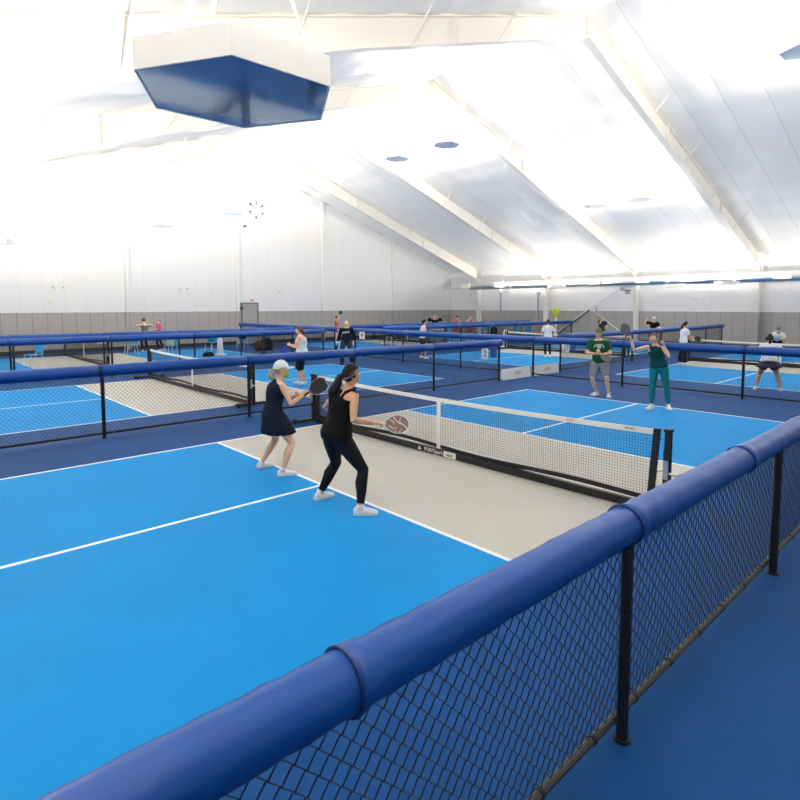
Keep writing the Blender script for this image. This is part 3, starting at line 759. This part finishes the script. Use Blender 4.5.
    mb = MB(); mb.loft([HR @ V((.082 * S, y * .022 * S, -.060 * S)) + head for y in (-1, -.4, 0, .4, 1)] , [.002 * S, (.007 * S, .006 * S), (.008 * S, .007 * S), (.007 * S, .006 * S), .002 * S], V((0, 0, 1)), 8); obj('lips', mb, 'lip', t, True)
    # hair
    st, hmn = hair
    mb = MB()
    low = {'short': -.15, 'bald': -.05, 'pony': -.25, 'bun': -.25, 'long': -.55, 'bob': -.7}[st]
    rs = []
    for r in head_pts(S, 32, 22):
        ring = []
        for d_, p in r:
            keep = (d_.z > low and d_.x < .22) or (d_.z > .30 + .25 * max(0, d_.x)) or (d_.x < -.25 and d_.z > low - .25)
            if st == 'bald': keep = d_.x < .05 and -.3 < d_.z < .45
            if d_.z < low - .3: keep = False
            k = (1.15 if P.get('big_hair') else 1.09) + (.05 * max(0, -d_.x) if st in ('bob', 'long') else 0) if keep else .90
            q = HR @ (p * k) + head
            ring.append(q)
        rs.append(ring)
    mb.rings(rs)
    if st in ('pony', 'long'):
        b0 = HR @ V((-.100 * S, 0, .015 * S)) + head
        hd = V(P.get('hair_dir', (-.25, 0, -1))).normalized(); ln = P.get('hair_len', .26) * S
        mb.loft([b0 + HR @ V((.03 * S, 0, 0)), b0 + HR @ V((-.035 * S, 0, -.01 * S)), b0 + HR @ V((-.05 * S, 0, -.06 * S)), b0 + hd * ln * .5 + HR @ V((-.035 * S, 0, 0)), b0 + hd * ln * .8, b0 + hd * ln], [k_ * S * P.get('hair_w', 1) for k_ in (.022, .026, .036, .044, .034, .008)], V((0, 1, 0)), 10)
    if st == 'bun': mb.ball(HR @ V((-.115 * S, 0, .045 * S)) + head, .048 * S, 12, 8)
    hme = remesh(mb, max(vox, .008), 'hair', hmn); link('hair', hme, t)
    if cap:
        kind, cm = cap
        if kind == 'band':
            rs = []
            for q in range(29):
                a = 2 * PI * q / 28; ring = []
                for k, dz in ((1.06, -.16), (1.135, -.16), (1.125, .16), (1.05, .16)):
                    sz = .22 + .40 * math.cos(a) + dz; cz = math.sqrt(max(.05, 1 - sz * sz))
                    ring.append(HR @ (V((.097 * cz * math.cos(a) * k, .078 * cz * math.sin(a) * k, .118 * sz * k)) * S) + head)
                rs.append(ring)
            mb = MB(); mb.rings(rs, caps=False); obj('headband', mb, cm, t, True)
        else:
            mb = MB(); rs = []
            for r in head_pts(S, 28, 24):
                rs.append([HR @ (p * (1.22 if d_.z > (.18 - .12 * min(0, d_.x) * -1) else .88) + V((0, 0, .006 * S))) + head for d_, p in r])
            mb.rings(rs); cme = remesh(mb, max(vox, .008), 'cap', cm); cp = link('cap', cme, t)
            if kind == 'cap' or kind == 'visor':
                rs = []
                for q in range(9):
                    y = -1 + q / 4
                    x0_ = .097 * math.sqrt(max(0, 1 - (y * .85) ** 2)) * 1.12; x1_ = x0_ + .105 * math.sqrt(max(0.02, 1 - y * y * .9))
                    zz = .046 - .018 * y * y
                    rs.append([HR @ (V((a, y * .068, b)) * S) + head for a, b in ((x0_ - .012, zz), (x1_, zz - .014), (x1_, zz - .009), (x0_ - .012, zz + .008))])
                mb = MB(); mb.rings(rs); obj('brim', mb, cm, cp, True)
            else:
                mb = MB(); n = 24
                mb.rings([[HR @ (V((a * r_ * math.cos(2 * PI * q / n), a * .85 * r_ * math.sin(2 * PI * q / n), z)) * S) + head for q in range(n)] for a, r_, z in ((.098, 1, .045), (.17, 1, .02), (.17, 1, .027), (.098, 1, .055))], 0, True, False); obj('brim', mb, cm, cp, True)
    # clothes
    for w in wear:
        kind, cm = w[0], w[1]; mb = MB(); e = .010 * S + (vox - .01) * .5
        if kind == 'vest':
            torso(mb, -.06, .90, e + .003)
            mb.loft([spine(.84), spine(.93), spine(.985), spine(1.03)], [(.135 * S, .105 * S), (.115 * S, .088 * S), (.076 * S, .070 * S), (.064 * S, .062 * S)], sL, 18)
            link('tank_top', remesh(mb, vox, 'tank_top', cm), t); continue
        if kind == 'tank':
            torso(mb, w[2] if len(w) > 2 else -.02, .76, e + .004)
            for s in (1, -1):
                a = spine(.74) + sL * s * .085 * S
                mb.loft([a + fwd * .07 * S, spine(.90) + sL * s * .088 * S + fwd * .055 * S, spine(.975) + sL * s * .082 * S, spine(.90) + sL * s * .088 * S - fwd * .06 * S, a - fwd * .09 * S], [(.030 * S, .036 * S)] * 5 if len(w) < 4 else [(.02 * S, .02 * S)] * 5, sL, 10)
            if len(w) < 4: mb.loft([spine(.66), spine(.78), spine(.88), spine(.955), spine(1.0)], [(.140 * S * fat, .118 * S * fat + e), (.112 * S, .112 * S * fat + e), (.098 * S, .090 * S * fat + e), (.080 * S, .070 * S + e), (.062 * S, .062 * S)], sL, 18)
        if kind in ('tee', 'sweat'):
            torso(mb, -.08 if kind == 'tee' else -.12, .97, e + .012)
            for s in (1, -1): arm(mb, s, .72 if kind == 'tee' else 1.92, e + (.016 if kind == 'tee' else .012))
        if kind in ('leggings', 'pants'):
            torso(mb, -.22, .12, e)
            for s in (1, -1): leg(mb, s, 1.90 if kind == 'leggings' else 1.95, e * .75 if kind == 'leggings' else e + .012, 0, 0 if kind == 'leggings' else .010)
        if kind in ('shorts', 'capri', 'micro'):
            torso(mb, -.20, .10, e + .004)
            for s in (1, -1): leg(mb, s, {'shorts': .85, 'capri': 1.12, 'micro': .5}[kind], e + .012, 0, .012)
        if kind == 'skirt':
            n = 48; rs = []
            hem = w[2] if len(w) > 2 else .30
            for j in range(7):
                q = j / 6; c = spine(.16) + V((0, 0, -q * (hem + .10) * S)) + (V(((KN[1] + KN[-1]) / 2)) - pel).normalized() * 0
                c = c + V((((KN[1].x + KN[-1].x) / 2 - pel.x) * q * .48, ((KN[1].y + KN[-1].y) / 2 - pel.y) * q * .48, 0))
                rs.append([c + pL * math.cos(2 * PI * k / n) * S * (.150 + .105 * q ** .8 + .010 * q * math.sin(k * PI / 2)) * fat + pL.cross(V((0, 0, 1))) * math.sin(2 * PI * k / n) * S * (.114 + .105 * q ** .8 + .010 * q * math.sin(k * PI / 2)) * fat for k in range(n)])
            mb.rings(rs); link('skirt', (lambda m_: (fix_normals(m_), m_)[1])(mesh_of(mb, 'skirt', cm, True)), t); continue
        nm = {'tank': 'tank_top', 'tee': 'tee_shirt', 'sweat': 'sweatshirt', 'leggings': 'leggings', 'pants': 'trousers', 'shorts': 'shorts', 'capri': 'shorts', 'micro': 'shorts'}[kind]
        link(nm, remesh(mb, vox, nm, cm), t)
    # shoes
    for s, key in ((1, 'L'), (-1, 'R')):
        f = P['foot' + key]; ty = math.radians(f[2]); td = V((math.cos(ty), math.sin(ty), 0)); sd = V((-td.y, td.x, 0)); an = AN[s]; z0 = an.z - .075 * S
        g = V((an.x, an.y, z0))
        mb = MB(); sec = [(-.075, .030, .055), (-.06, .036, .082), (-.02, .042, .104), (.03, .045, .094), (.08, .049, .074), (.13, .050, .058), (.170, .041, .046), (.192, .022, .034)]
        rs = []
        for x, w, h in sec:
            rs.append([g + td * x * S + sd * (w * S * math.cos(a)) * (1 if math.sin(a) < .2 else .82) + V((0, 0, .018 * S + max(0, math.sin(a)) * (h - .018) * S - (.004 if math.sin(a) < 0 else 0))) for a in [2 * PI * k / 12 for k in range(12)]])
        mb.rings(rs); so = obj('shoe', mb, shoes, t, True)
        mb = MB(); mb.rings([[g + td * x * S + sd * q * (w + .004) * S + V((0, 0, z * S)) for q, z in ((-1, 0.001), (1, 0.001), (1, .022), (-1, .022))] for x, w, h in sec]); obj('sole', mb, 'sole' if shoes == 'shoe' else shoes, so)
        mb = MB(); mb.loft([an + V((0, 0, -.01 * S)), an + V((0, 0, .035 * S))], [.039 * S, .0385 * S], sd, 12); obj('sock', mb, 'shoe' if shoes == 'shoe' else 'blackc', t, True)
    inf = dict(root=t, S=S, WR=WR, EL=EL, head=head, HR=HR, spine=spine, fwd=fwd, sL=sL, SH=SH, base=base, yaw=yaw)
    return inf

def towld(inf, p): return Matrix.Rotation(math.radians(inf['yaw']), 3, 'Z') @ V(p) + V((inf['base'][0], inf['base'][1], 0))
def dirw(inf, p): return Matrix.Rotation(math.radians(inf['yaw']), 3, 'Z') @ V(p)

def paddle(label, grip, axis, normal, face='padk', edge='padk', shape='hex', pattern=None):
    """grip: world point in the fist; axis: from grip to head; normal: face normal"""
    a = V(axis).normalized(); n = V(normal); n = (n - a * n.dot(a)).normalized(); s = a.cross(n)
    R = Matrix((s, a, n)).transposed()
    t = thing('paddle', label, 'paddle', V(grip)); t.rotation_euler = R.to_euler()
    if shape == 'hex': pl = [(-.035, .07), (.035, .07), (.095, .14), (.100, .27), (.06, .325), (-.06, .325), (-.100, .27), (-.095, .14)]
    else: pl = [(-.025, .06), (.025, .06)] + [(.10 * math.cos(b), .20 + .125 * math.sin(b)) for b in [-.9 + (PI + 1.8) * k / 16 for k in range(17)]]
    mb = MB(); mb.prism(pl, -.006, .006); obj('face', mb, face, t)
    c = (0, .2); mb = MB(); o = [(c[0] + (x - c[0]) * 1.045, c[1] + (y - c[1]) * 1.04) for x, y in pl]; i = [(c[0] + (x - c[0]) * .965, c[1] + (y - c[1]) * .97) for x, y in pl]
    mb.rings([[(x, y, -.0075) for x, y in i], [(x, y, -.0075) for x, y in o], [(x, y, .0075) for x, y in o], [(x, y, .0075) for x, y in i], [(x, y, -.0075) for x, y in i]], 0, True, False); obj('edge_guard', mb, edge, t)
    mb = MB(); mb.loft([(0, -.06, 0), (0, -.05, 0), (0, .07, 0)], [(.019, .016), (.016, .014), (.015, .013)], V((1, 0, 0)), 10); obj('handle', mb, 'padk' if face != 'copper' else 'offwhite', t, True)
    if pattern:
        for k, pts in enumerate(pattern):
            mb = MB(); mb.loft([(x, y, .0068) for x, y in pts], [(.006, .0015)] * len(pts), V((1, 0, 0)), 6); obj('stripe', mb, 'offwhite', t)
            mb = MB(); mb.loft([(x, y, -.0068) for x, y in pts], [(.006, .0015)] * len(pts), V((1, 0, 0)), 6); obj('stripe', mb, 'offwhite', t)
    return t

TOCAM = V((-.675, -.734, .08))
# --- the woman in navy with the white cap
P = dict(pelvis=(-.02, .14, .775), neck=(.07, .12, 1.245), head=(.105, .115, 1.385), footR=(-.03, -.12, -22), footL=(-.06, .40, 0), handR=(.31, -.10, 1.035), handL=(.27, .03, 1.02), elbowR=(-.3, -.5, -1),
         elbowL=(-.2, .8, -.5), gaze=-16, fat=1.06, hair_dir=(-.25, 0, -1), hair_len=.17, palmnR=(0, .9, .2), palmnL=(0, -1, .2), curlR=1.2, curlL=1.0, shoulder_yaw=-6)
lady = person('woman in white cap, navy sleeveless top and navy skirt holding up a black paddle', (-2.27, 3.85), 0, 1.60, P, [('vest', 'navy'), ('skirt', 'navy', .235), ('micro', 'navy')], 'skin', ('pony', 'hairy'), cap=('cap', 'capw'), vox=.009)
mb = MB(); mb.ball(lady['head'] + lady['HR'] @ V((.070, 0, -.068)), (.042, .050, .042), 14, 10); obj('face_mask', mb, 'lime', lady['root'], True)
w = towld(lady, lady['WR'][-1])
paddle('black paddle with a pink edge held by the woman in the white cap', w + V((.035, -.025, .02)), V((.736, -.677, .62)), TOCAM, 'padk', 'padedge')
# --- the woman in black
P = dict(pelvis=(-.05, .09, .83), neck=(.10, .06, 1.325), head=(.135, .05, 1.475), footR=(.0, -.27, -38), footL=(-.04, .43, 2), handR=(.20, -.235, .975), handL=(.20, .26, .99), elbowR=(-.4, -.5, -1), elbowL=(-.4, .9, -.4),
         gaze=-20, nod=-4, hair_dir=(-.38, .16, -1), hair_len=.38, hair_w=1.35, big_hair=1, palmR=(.72, -.66, -.02), palmnR=(-.3, .4, -.4), palmnL=(0, -1, .1), curlR=1.3, curlL=1.0, fat=1.2, shoulder_yaw=-4)
blk = person('woman in black tank top and black leggings with a long dark ponytail, seen from behind', (-2.42, 2.2), 0, 1.70, P, [('leggings', 'legging'), ('tank', 'blackc', -.10)], 'skin2', ('pony', 'hairk'), cap=('band', 'band'), vox=.009)
w = towld(blk, blk['WR'][-1])
paddle('copper and white patterned paddle held low by the woman in black', w + V((.06, -.055, -.012)), V((.736, -.677, -.03)), TOCAM, 'copper', 'offwhite', 'oval',
       [[(-.08, .15), (-.02, .2), (.0, .26), (.05, .31)], [(-.09, .24), (-.04, .22), (.03, .25), (.09, .22)], [(.02, .10), (.05, .15), (.03, .19), (.09, .17)], [(-.05, .11), (-.03, .15), (.0, .16)]])
# --- the man in the green tee
P = dict(pelvis=(.04, -.03, .88), neck=(.03, -.065, 1.42), head=(.06, -.075, 1.565), footR=(-.08, -.10, -38), footL=(.10, .20, 4), handR=(.22, -.13, 1.07), handL=(.24, .0, 1.06), elbowR=(-.4, -1, -.3), elbowL=(-.4, 1, -.3),
         gaze=4, palmR=(.35, .9, -.1), palmL=(.35, -.9, -.1), palmnR=(-.5, .2, .8), palmnL=(-.5, -.2, .8), curlR=1.0, curlL=1.0, nod=6)
man = person('man in olive cap, green printed tee and grey shorts standing at the far baseline', (7.1, 4.2), 206, 1.76, P, [('shorts', 'greyc'), ('tee', 'green')], 'skin', ('short', 'hairb'), True, .011, ('cap', 'olive'))
mb = MB(); c = man['spine'](.66) + man['fwd'] * (.142 * man['S'])
mb.loft([c + man['sL'] * (.11 * math.cos(a)) + V((0, 0, .062 * math.sin(a))) + man['fwd'] * (.012 - .018 * abs(math.cos(a))) for a in [PI * k / 10 for k in range(-1, 12)]], [(.016, .010)] * 13, V((0, 0, 1)), 8)
mb.ball(c + V((0, 0, .0)), (.02, .055, .035), 10, 8); mb.ball(c + V((0, .01, -.09)) - man['sL'] * .03, (.018, .05, .045), 10, 8)
obj('shirt_print', mb, 'print', man['root'], True)
for s in (1, -1):
    pass
w = towld(man, V((.30, -.06, 1.05))); paddle('dark paddle held flat in both hands by the man in the green tee', w, dirw(man, V((.15, .9, -.35))), dirw(man, (.6, 0, .8)), 'padgrey', 'padk', 'oval')
# --- the woman in teal
P = dict(pelvis=(.03, -.03, .94), neck=(.05, -.125, 1.40), head=(.08, -.15, 1.555), footR=(.10, -.16, -28), footL=(.0, .19, 10), handR=(.12, -.60, 1.52), handL=(.20, .05, 1.40), elbowR=(-.2, -.3, -1), elbowL=(-.1, .4, -1),
         gaze=-35, palmR=(.2, -.75, .35), palmnR=(.9, 0, -.3), palmL=(.1, -.2, 1), palmnL=(.2, -1, .2), curlR=1.2, curlL=1.3, hair_len=.1, shoulder_tilt=-.05)
teal = person('woman in dark teal tank top and teal leggings stretching out a raised paddle', (6.36, 2.43), 203, 1.72, P, [('leggings', 'teal'), ('tank', 'tealtop', -.06)], 'skin', ('bun', 'hairb'), False, .010)
w = towld(teal, teal['WR'][-1]); paddle('grey paddle raised upright by the woman in teal', w + dirw(teal, (.03, -.07, .03)), dirw(teal, (.0, -.30, 1)), dirw(teal, (1, -.35, 0)), 'padgrey', 'padk', 'oval')
# --- other players
def stance(**k):
    d = dict(pelvis=(0, 0, .88), neck=(.04, 0, 1.40), head=(.07, 0, 1.545), footR=(0, -.16, -10), footL=(0, .16, 10), handR=(.25, -.2, 1.05), handL=(.25, .2, 1.05), elbowR=(-.4, -.6, -.6), elbowL=(-.4, .6, -.6), curlR=1.1, curlL=.9)
    d.update(k); return d
wt = person('woman in white tank top and black knee shorts on the second court', (2.77, 11.13), 137, 1.68, stance(pelvis=(0, 0, .90), footR=(.08, -.12, -6), footL=(-.10, .12, 4), handR=(.33, -.08, 1.13), handL=(.33, .08, 1.14), fat=1.38, hair_len=.14), [('capri', 'blackc'), ('tank', 'whitec', -.14)], 'skin', ('pony', 'hairb'), vox=.012)
w = towld(wt, V((.40, 0, 1.12))); paddle('bright blue paddle held out by the woman in the white tank top', w, dirw(wt, (.45, .1, -.9)), TOCAM, 'padblue', 'padblue', 'oval')
old = person('white-haired man in dark printed sweatshirt and grey trousers on the passage', (7.14, 14.75), 222, 1.84, stance(pelvis=(0, 0, .93), neck=(.03, 0, 1.43), head=(.05, 0, 1.565), footR=(.05, -.17, -15), footL=(-.06, .19, 20), handR=(.06, -.30, .88), handL=(.06, .27, .90), elbowR=(-.8, -.3, 0), elbowL=(-.8, .3, 0), palmR=(0.1, 0, -1), palmL=(.1, 0, -1), gaze=-14, fat=1.0), [('pants', 'greyd'), ('sweat', 'navy')], 'skin', ('bald', 'hairw'), True, .013, None, 'shoek')
mb = MB(); c = old['spine'](.68) + old['fwd'] * (.150 * old['S'])
for k in range(5): mb.box(c + old['sL'] * (.12 - .06 * k) + V((0, 0, -.008 * k)), (.02, .04, .06 if k % 2 else .085), 0, 0)
obj('shirt_print', mb, 'print', old['root'])
w = towld(old, V((.09, -.31, .80))); paddle('dark paddle hanging from the hand of the white-haired man', w, dirw(old, (.15, -.4, -.9)), dirw(old, (.2, 1, 0)), 'padk', 'padk', 'oval')
a = person('woman with a dark bun in pale sleeveless top and dark brown shorts, far court', (11.12, 14.55), -25, 1.62, stance(pelvis=(-.02, 0, .84), footR=(0, -.25, -20), footL=(0, .25, 10), hair_len=.1), [('micro', 'brownc'), ('tank', 'whitec', -.05)], 'skin', ('bun', 'hairk'), vox=.014)
a = person('woman in white tee and dark leggings, back turned, before a far net', (15.5, 11.13), 47, 1.66, stance(handR=(.2, -.22, .95), handL=(.2, .22, .95), footR=(0, -.10, 0), footL=(0, .10, 0)), [('leggings', 'navy'), ('tee', 'whitec')], 'skin', ('bob', 'hairk'), vox=.014)
a = person('woman in white tee and loose dark trousers standing sideways at a far net', (16.5, 5.8), -40, 1.60, stance(handR=(.30, -.10, 1.06), handL=(.28, .10, 1.0), footR=(.04, -.10, 0), footL=(-.06, .10, 0), hair_len=.22), [('pants', 'navy'), ('tee', 'whitec')], 'skin2', ('pony', 'hairk'), vox=.014)
w = towld(a, V((.36, -.04, 1.04))); paddle('black paddle held forward by the woman in loose dark trousers', w, dirw(a, (.8, .1, -.2)), TOCAM, 'padk', 'padk', 'oval')
a = person('woman in white tee and grey skirt with black hair, seen from behind the right fence', (11.3, 1.63), 16, 1.60, stance(pelvis=(-.08, 0, .79), neck=(.10, 0, 1.25), head=(.15, 0, 1.39), footR=(0, -.28, -8), footL=(0, .28, 8), handR=(.35, -.16, .98), handL=(.35, .16, .98), fat=1.18, hair_len=.24), [('skirt', 'greyblue', .16), ('micro', 'greyblue'), ('tee', 'whitec')], 'skin2', ('pony', 'hairk'), vox=.012)
a = person('crouching player in grey hat and pale top facing the camera over the right net', (23.6, 4.45), 200, 1.66, stance(pelvis=(-.16, 0, .70), neck=(.16, .02, 1.06), head=(.24, .02, 1.19), footR=(0, -.24, -10), footL=(0, .24, 10), handR=(.42, -.22, .78), handL=(.42, .1, .80)), [('shorts', 'blackc'), ('tee', 'whitec')], 'skin2', ('short', 'hairk'), True, .016, ('hat', 'greym'), 'shoek')
w = towld(a, V((.48, -.2, .78))); paddle('black paddle held across by the crouching player in the grey hat', w, dirw(a, (.2, -.9, .1)), TOCAM, 'padk', 'padk', 'oval')
mb = MB(); mb.ball((0, 0, 0), .055, 12, 8); tag(obj('ball', mb, 'yellow', None, True, tuple(towld(a, V((.46, .16, .88))))), 'lime yellow ball in the hand of the crouching player', 'ball')
a = person('player in mid grey shirt with a hand at the face, far behind the green-shirted man', (25.0, 13.62), 215, 1.66, stance(handR=(.16, -.06, 1.42), handL=(.2, .2, 1.0), palmR=(0, .2, 1)), [('shorts', 'greyd'), ('tee', 'greyd')], 'skin', ('bald', 'hairb'), True, .018)
a = person('player in white cap and dark tee with one arm raised, far court on the right', (25.0, 10.6), 205, 1.70, stance(handR=(.10, -.34, 1.52), handL=(.25, .2, 1.05), palmR=(0, -.2, 1)), [('shorts', 'blackc'), ('tee', 'blackc')], 'skin', ('short', 'hairb'), True, .018, ('cap', 'capw'))
a = person('player in black top lifting both arms to the head, in the back right corner', (20.0, 22.36), 215, 1.66, stance(handR=(.06, -.26, 1.50), handL=(.06, .26, 1.50), elbowR=(0, -1, -.2), elbowL=(0, 1, -.2), palmR=(0, .6, .6), palmL=(0, -.6, .6)), [('shorts', 'greyc'), ('sweat', 'blackc')], 'skin', ('bald', 'hairy'), True, .018)
a = person('player in dusty red with brown hair, left one of the back corner pair', (21.45, 21.8), 30, 1.60, stance(), [('shorts', 'redc'), ('tank', 'redc', -.05)], 'skin', ('bun', 'hairb'), vox=.018)
a = person('player in dusty red outfit standing right of another one in the back corner', (22.25, 21.35), 250, 1.62, stance(handR=(.15, -.2, 1.3)), [('shorts', 'redc'), ('tank', 'redc', -.05)], 'skin', ('short', 'hairb'), vox=.018)
a = person('player in white shirt bending far forward on a back court', (15.5, 21.8), 160, 1.66, stance(pelvis=(-.22, 0, .86), neck=(.20, 0, 1.14), head=(.30, 0, 1.20), footR=(.2, -.12, 0), footL=(-.3, .14, 0), handR=(.36, -.2, .75), handL=(.34, .2, .75), hunch=2.0), [('shorts', 'blackc'), ('tee', 'whitec')], 'skin2', ('short', 'hairb'), True, .016)
a = person('player in dusty red outfit swinging a paddle overhead, far court behind the fences', (14.3, 25.2), -30, 1.64, stance(handR=(.15, -.12, 1.62), handL=(.2, .2, 1.1), elbowR=(.2, -1, 0), palmR=(0, .1, 1), footR=(-.1, -.12, 0), footL=(.2, .12, 0)), [('micro', 'redc'), ('tank', 'redc', -.05)], 'skin', ('bun', 'hairb'), vox=.016)
w = towld(a, V((.17, -.10, 1.68))); paddle('black paddle swung overhead by the player in dusty red', w, V((.35, -.3, .9)), TOCAM, 'padk', 'padk', 'oval')
a = person('woman in grey open-backed top and navy leggings on the third court, left of a pair', (3.45, 26.3), 100, 1.70, stance(handR=(.1, -.28, 1.15), handL=(.1, .28, 1.15), elbowR=(-.2, -1, 0), elbowL=(-.2, 1, 0), footR=(.05, -.15, 0), footL=(-.05, .15, 0)), [('leggings', 'navy'), ('tank', 'greym', -.05, 1)], 'skin', ('bun', 'hairb'), vox=.016)
a = person('woman in pink top and dark trousers on the third court, right of a pair', (4.15, 26.3), 150, 1.66, stance(pelvis=(.0, 0, .86), footR=(-.22, -.12, 0), footL=(-.05, .12, 0), hair_len=.14), [('leggings', 'blackc'), ('tee', 'pink')], 'skin', ('pony', 'hairy'), vox=.016)

# ---------------------------------------------------------------- chairs, bags, ball tubes
def chair(label, loc, rz):
    t = thing('folding_chair', label, 'chair', loc, rz, 'blue chairs')
    mb = MB(); mb.box((0, 0, .44), (.44, .46, .03)); obj('seat', mb, 'cyan', t)
    mb = MB(); mb.box((-.25, 0, .68), (.03, .46, .36), 0, R=Matrix.Rotation(-.15, 3, 'Y')); obj('backrest', mb, 'cyan', t)
    for sx in (-1, 1):
        for s in (-1, 1):
            mb = MB(); mb.tube((sx * .19, s * .2, .43), (sx * .25, s * .22, 0), .013, 8)
            if sx < 0: mb.tube((-.20, s * .2, .43), (-.24, s * .21, .6), .013, 8)
            obj('leg', mb, 'white', t)
    return t
ch = chair('blue chair at the far left, in front of the third court', (-2.0, 22.0, 0), math.radians(200))
for lb, loc, r in (('blue chair left of the pair of women on the third court', (2.45, 25.2, 0), 180), ('blue chair carrying a pale bag, right of the pair of women', (3.6, 23.4, 0), 190),
                   ('blue chair beside the tall white tube on the third court', (6.1, 24.6, 0), 200), ('blue chair in front of the grey door', (8.3, 25.6, 0), 220), ('blue chair right of the one in front of the grey door', (9.7, 25.4, 0), 230),
                   ('blue chair by the side wall below a white column foot', (26.6, 23.6, 0), 180), ('blue chair by the side wall, left one of the two under the zigzag cord', (26.6, 20.95, 0), 180), ('blue chair by the side wall, right one of the two under the zigzag cord', (26.6, 20.0, 0), 180), ('blue chair in the back right corner beside the player lifting both arms', (20.9, 22.3, 0), 200)):
    dup(ch, lb, loc, math.radians(r))
def bag(name, label, loc, d, m, rz=0, strap='black'):
    t = thing(name, label, 'bag', loc, rz)
    mb = MB(); n = 16; rs = []
    for z, k in ((0, .82), (.03, .95), (.35, 1.0), (.7, .93), (.92, .72), (1.0, .45)):
        rs.append([(d[0] / 2 * k * math.copysign(abs(math.cos(a)) ** .5, math.cos(a)), d[1] / 2 * k * math.copysign(abs(math.sin(a)) ** .5, math.sin(a)), z * d[2]) for a in [2 * PI * q / n for q in range(n)]])
    mb.rings(rs); obj('body', mb, m, t, True)
    mb = MB(); mb.loft([(d[0] * .2 * math.cos(a), 0, d[2] * .95 + .09 * math.sin(a)) for a in [PI * q / 8 for q in range(9)]], .013, V((0, 1, 0)), 6); obj('handle', mb, strap, t, True)
    return t
bag('backpack', 'black backpack on the floor left of the woman in the white tank top', (8.35, 22.9, 0), (.42, .3, .62), 'blackc')
bag('backpack', 'dark brown backpack beside a black one near the white tank top', (7.75, 22.8, 0), (.4, .3, .52), 'brownc')
bag('tote_bag', 'pale green bag on the blue chair right of the pair of women', (3.6, 23.4, .456), (.36, .28, .38), 'tote')
bag('tote_bag', 'teal bag on the chair beside the tall white tube', (6.1, 24.6, .456), (.34, .28, .34), 'tealbag')
bag('tote_bag', 'white and dark bag on the chair in front of the grey door', (8.3, 25.6, .456), (.36, .28, .32), 'blackc')
bag('duffel_bag', 'small black bag lying on the blue court near the tall white tube', (4.6, 21.6, 0), (.5, .26, .2), 'blackc')
bag('backpack', 'black backpack by the tall white tube near the far right net', (25.6, 22.0, 0), (.5, .4, .8), 'blackc')
def ball_tube(label, loc, h):
    t = thing('ball_tube', label, 'ball tube', loc, 0)
    mb = MB(); mb.loft([(0, 0, .06), (0, 0, h * .5), (0, 0, h * .95), (0, 0, h)], [.15, .13, .09, .05], n=14); obj('tube', mb, 'white', t, True)
    mb = MB(); mb.loft([(0, 0, 0), (0, 0, .05), (0, 0, .07)], [.26, .25, .16], n=16); obj('foot', mb, 'white', t, True)
ball_tube('tall white tube standing on the third court', (5.3, 21.9, 0), .95)
ball_tube('tall white tube near the far right net post', (18.9, 16.0, 0), .95)
t = thing('tennis_ball', 'small yellow-green ball on the floor behind the closest fence, near the net post', 'ball', (-.06, -.40, .037))
mb = MB(); mb.ball((0, 0, 0), .037, 14, 10); obj('shell', mb, 'yellow', t, True)

# ---------------------------------------------------------------- light
w = bpy.data.worlds.new('world'); bpy.context.scene.world = w; w.use_nodes = True
w.node_tree.nodes['Background'].inputs[0].default_value = (1, .95, .87, 1); w.node_tree.nodes['Background'].inputs[1].default_value = .2
sc = bpy.context.scene
sc.view_settings.view_transform = 'Standard'; sc.view_settings.look = 'None'; sc.view_settings.gamma = 1; sc.view_settings.exposure = .78
sc.view_settings.use_curve_mapping = False
sc.cycles.max_bounces = 14; sc.cycles.diffuse_bounces = 10; sc.cycles.use_denoising = True
sc.cycles.sample_clamp_indirect = 8
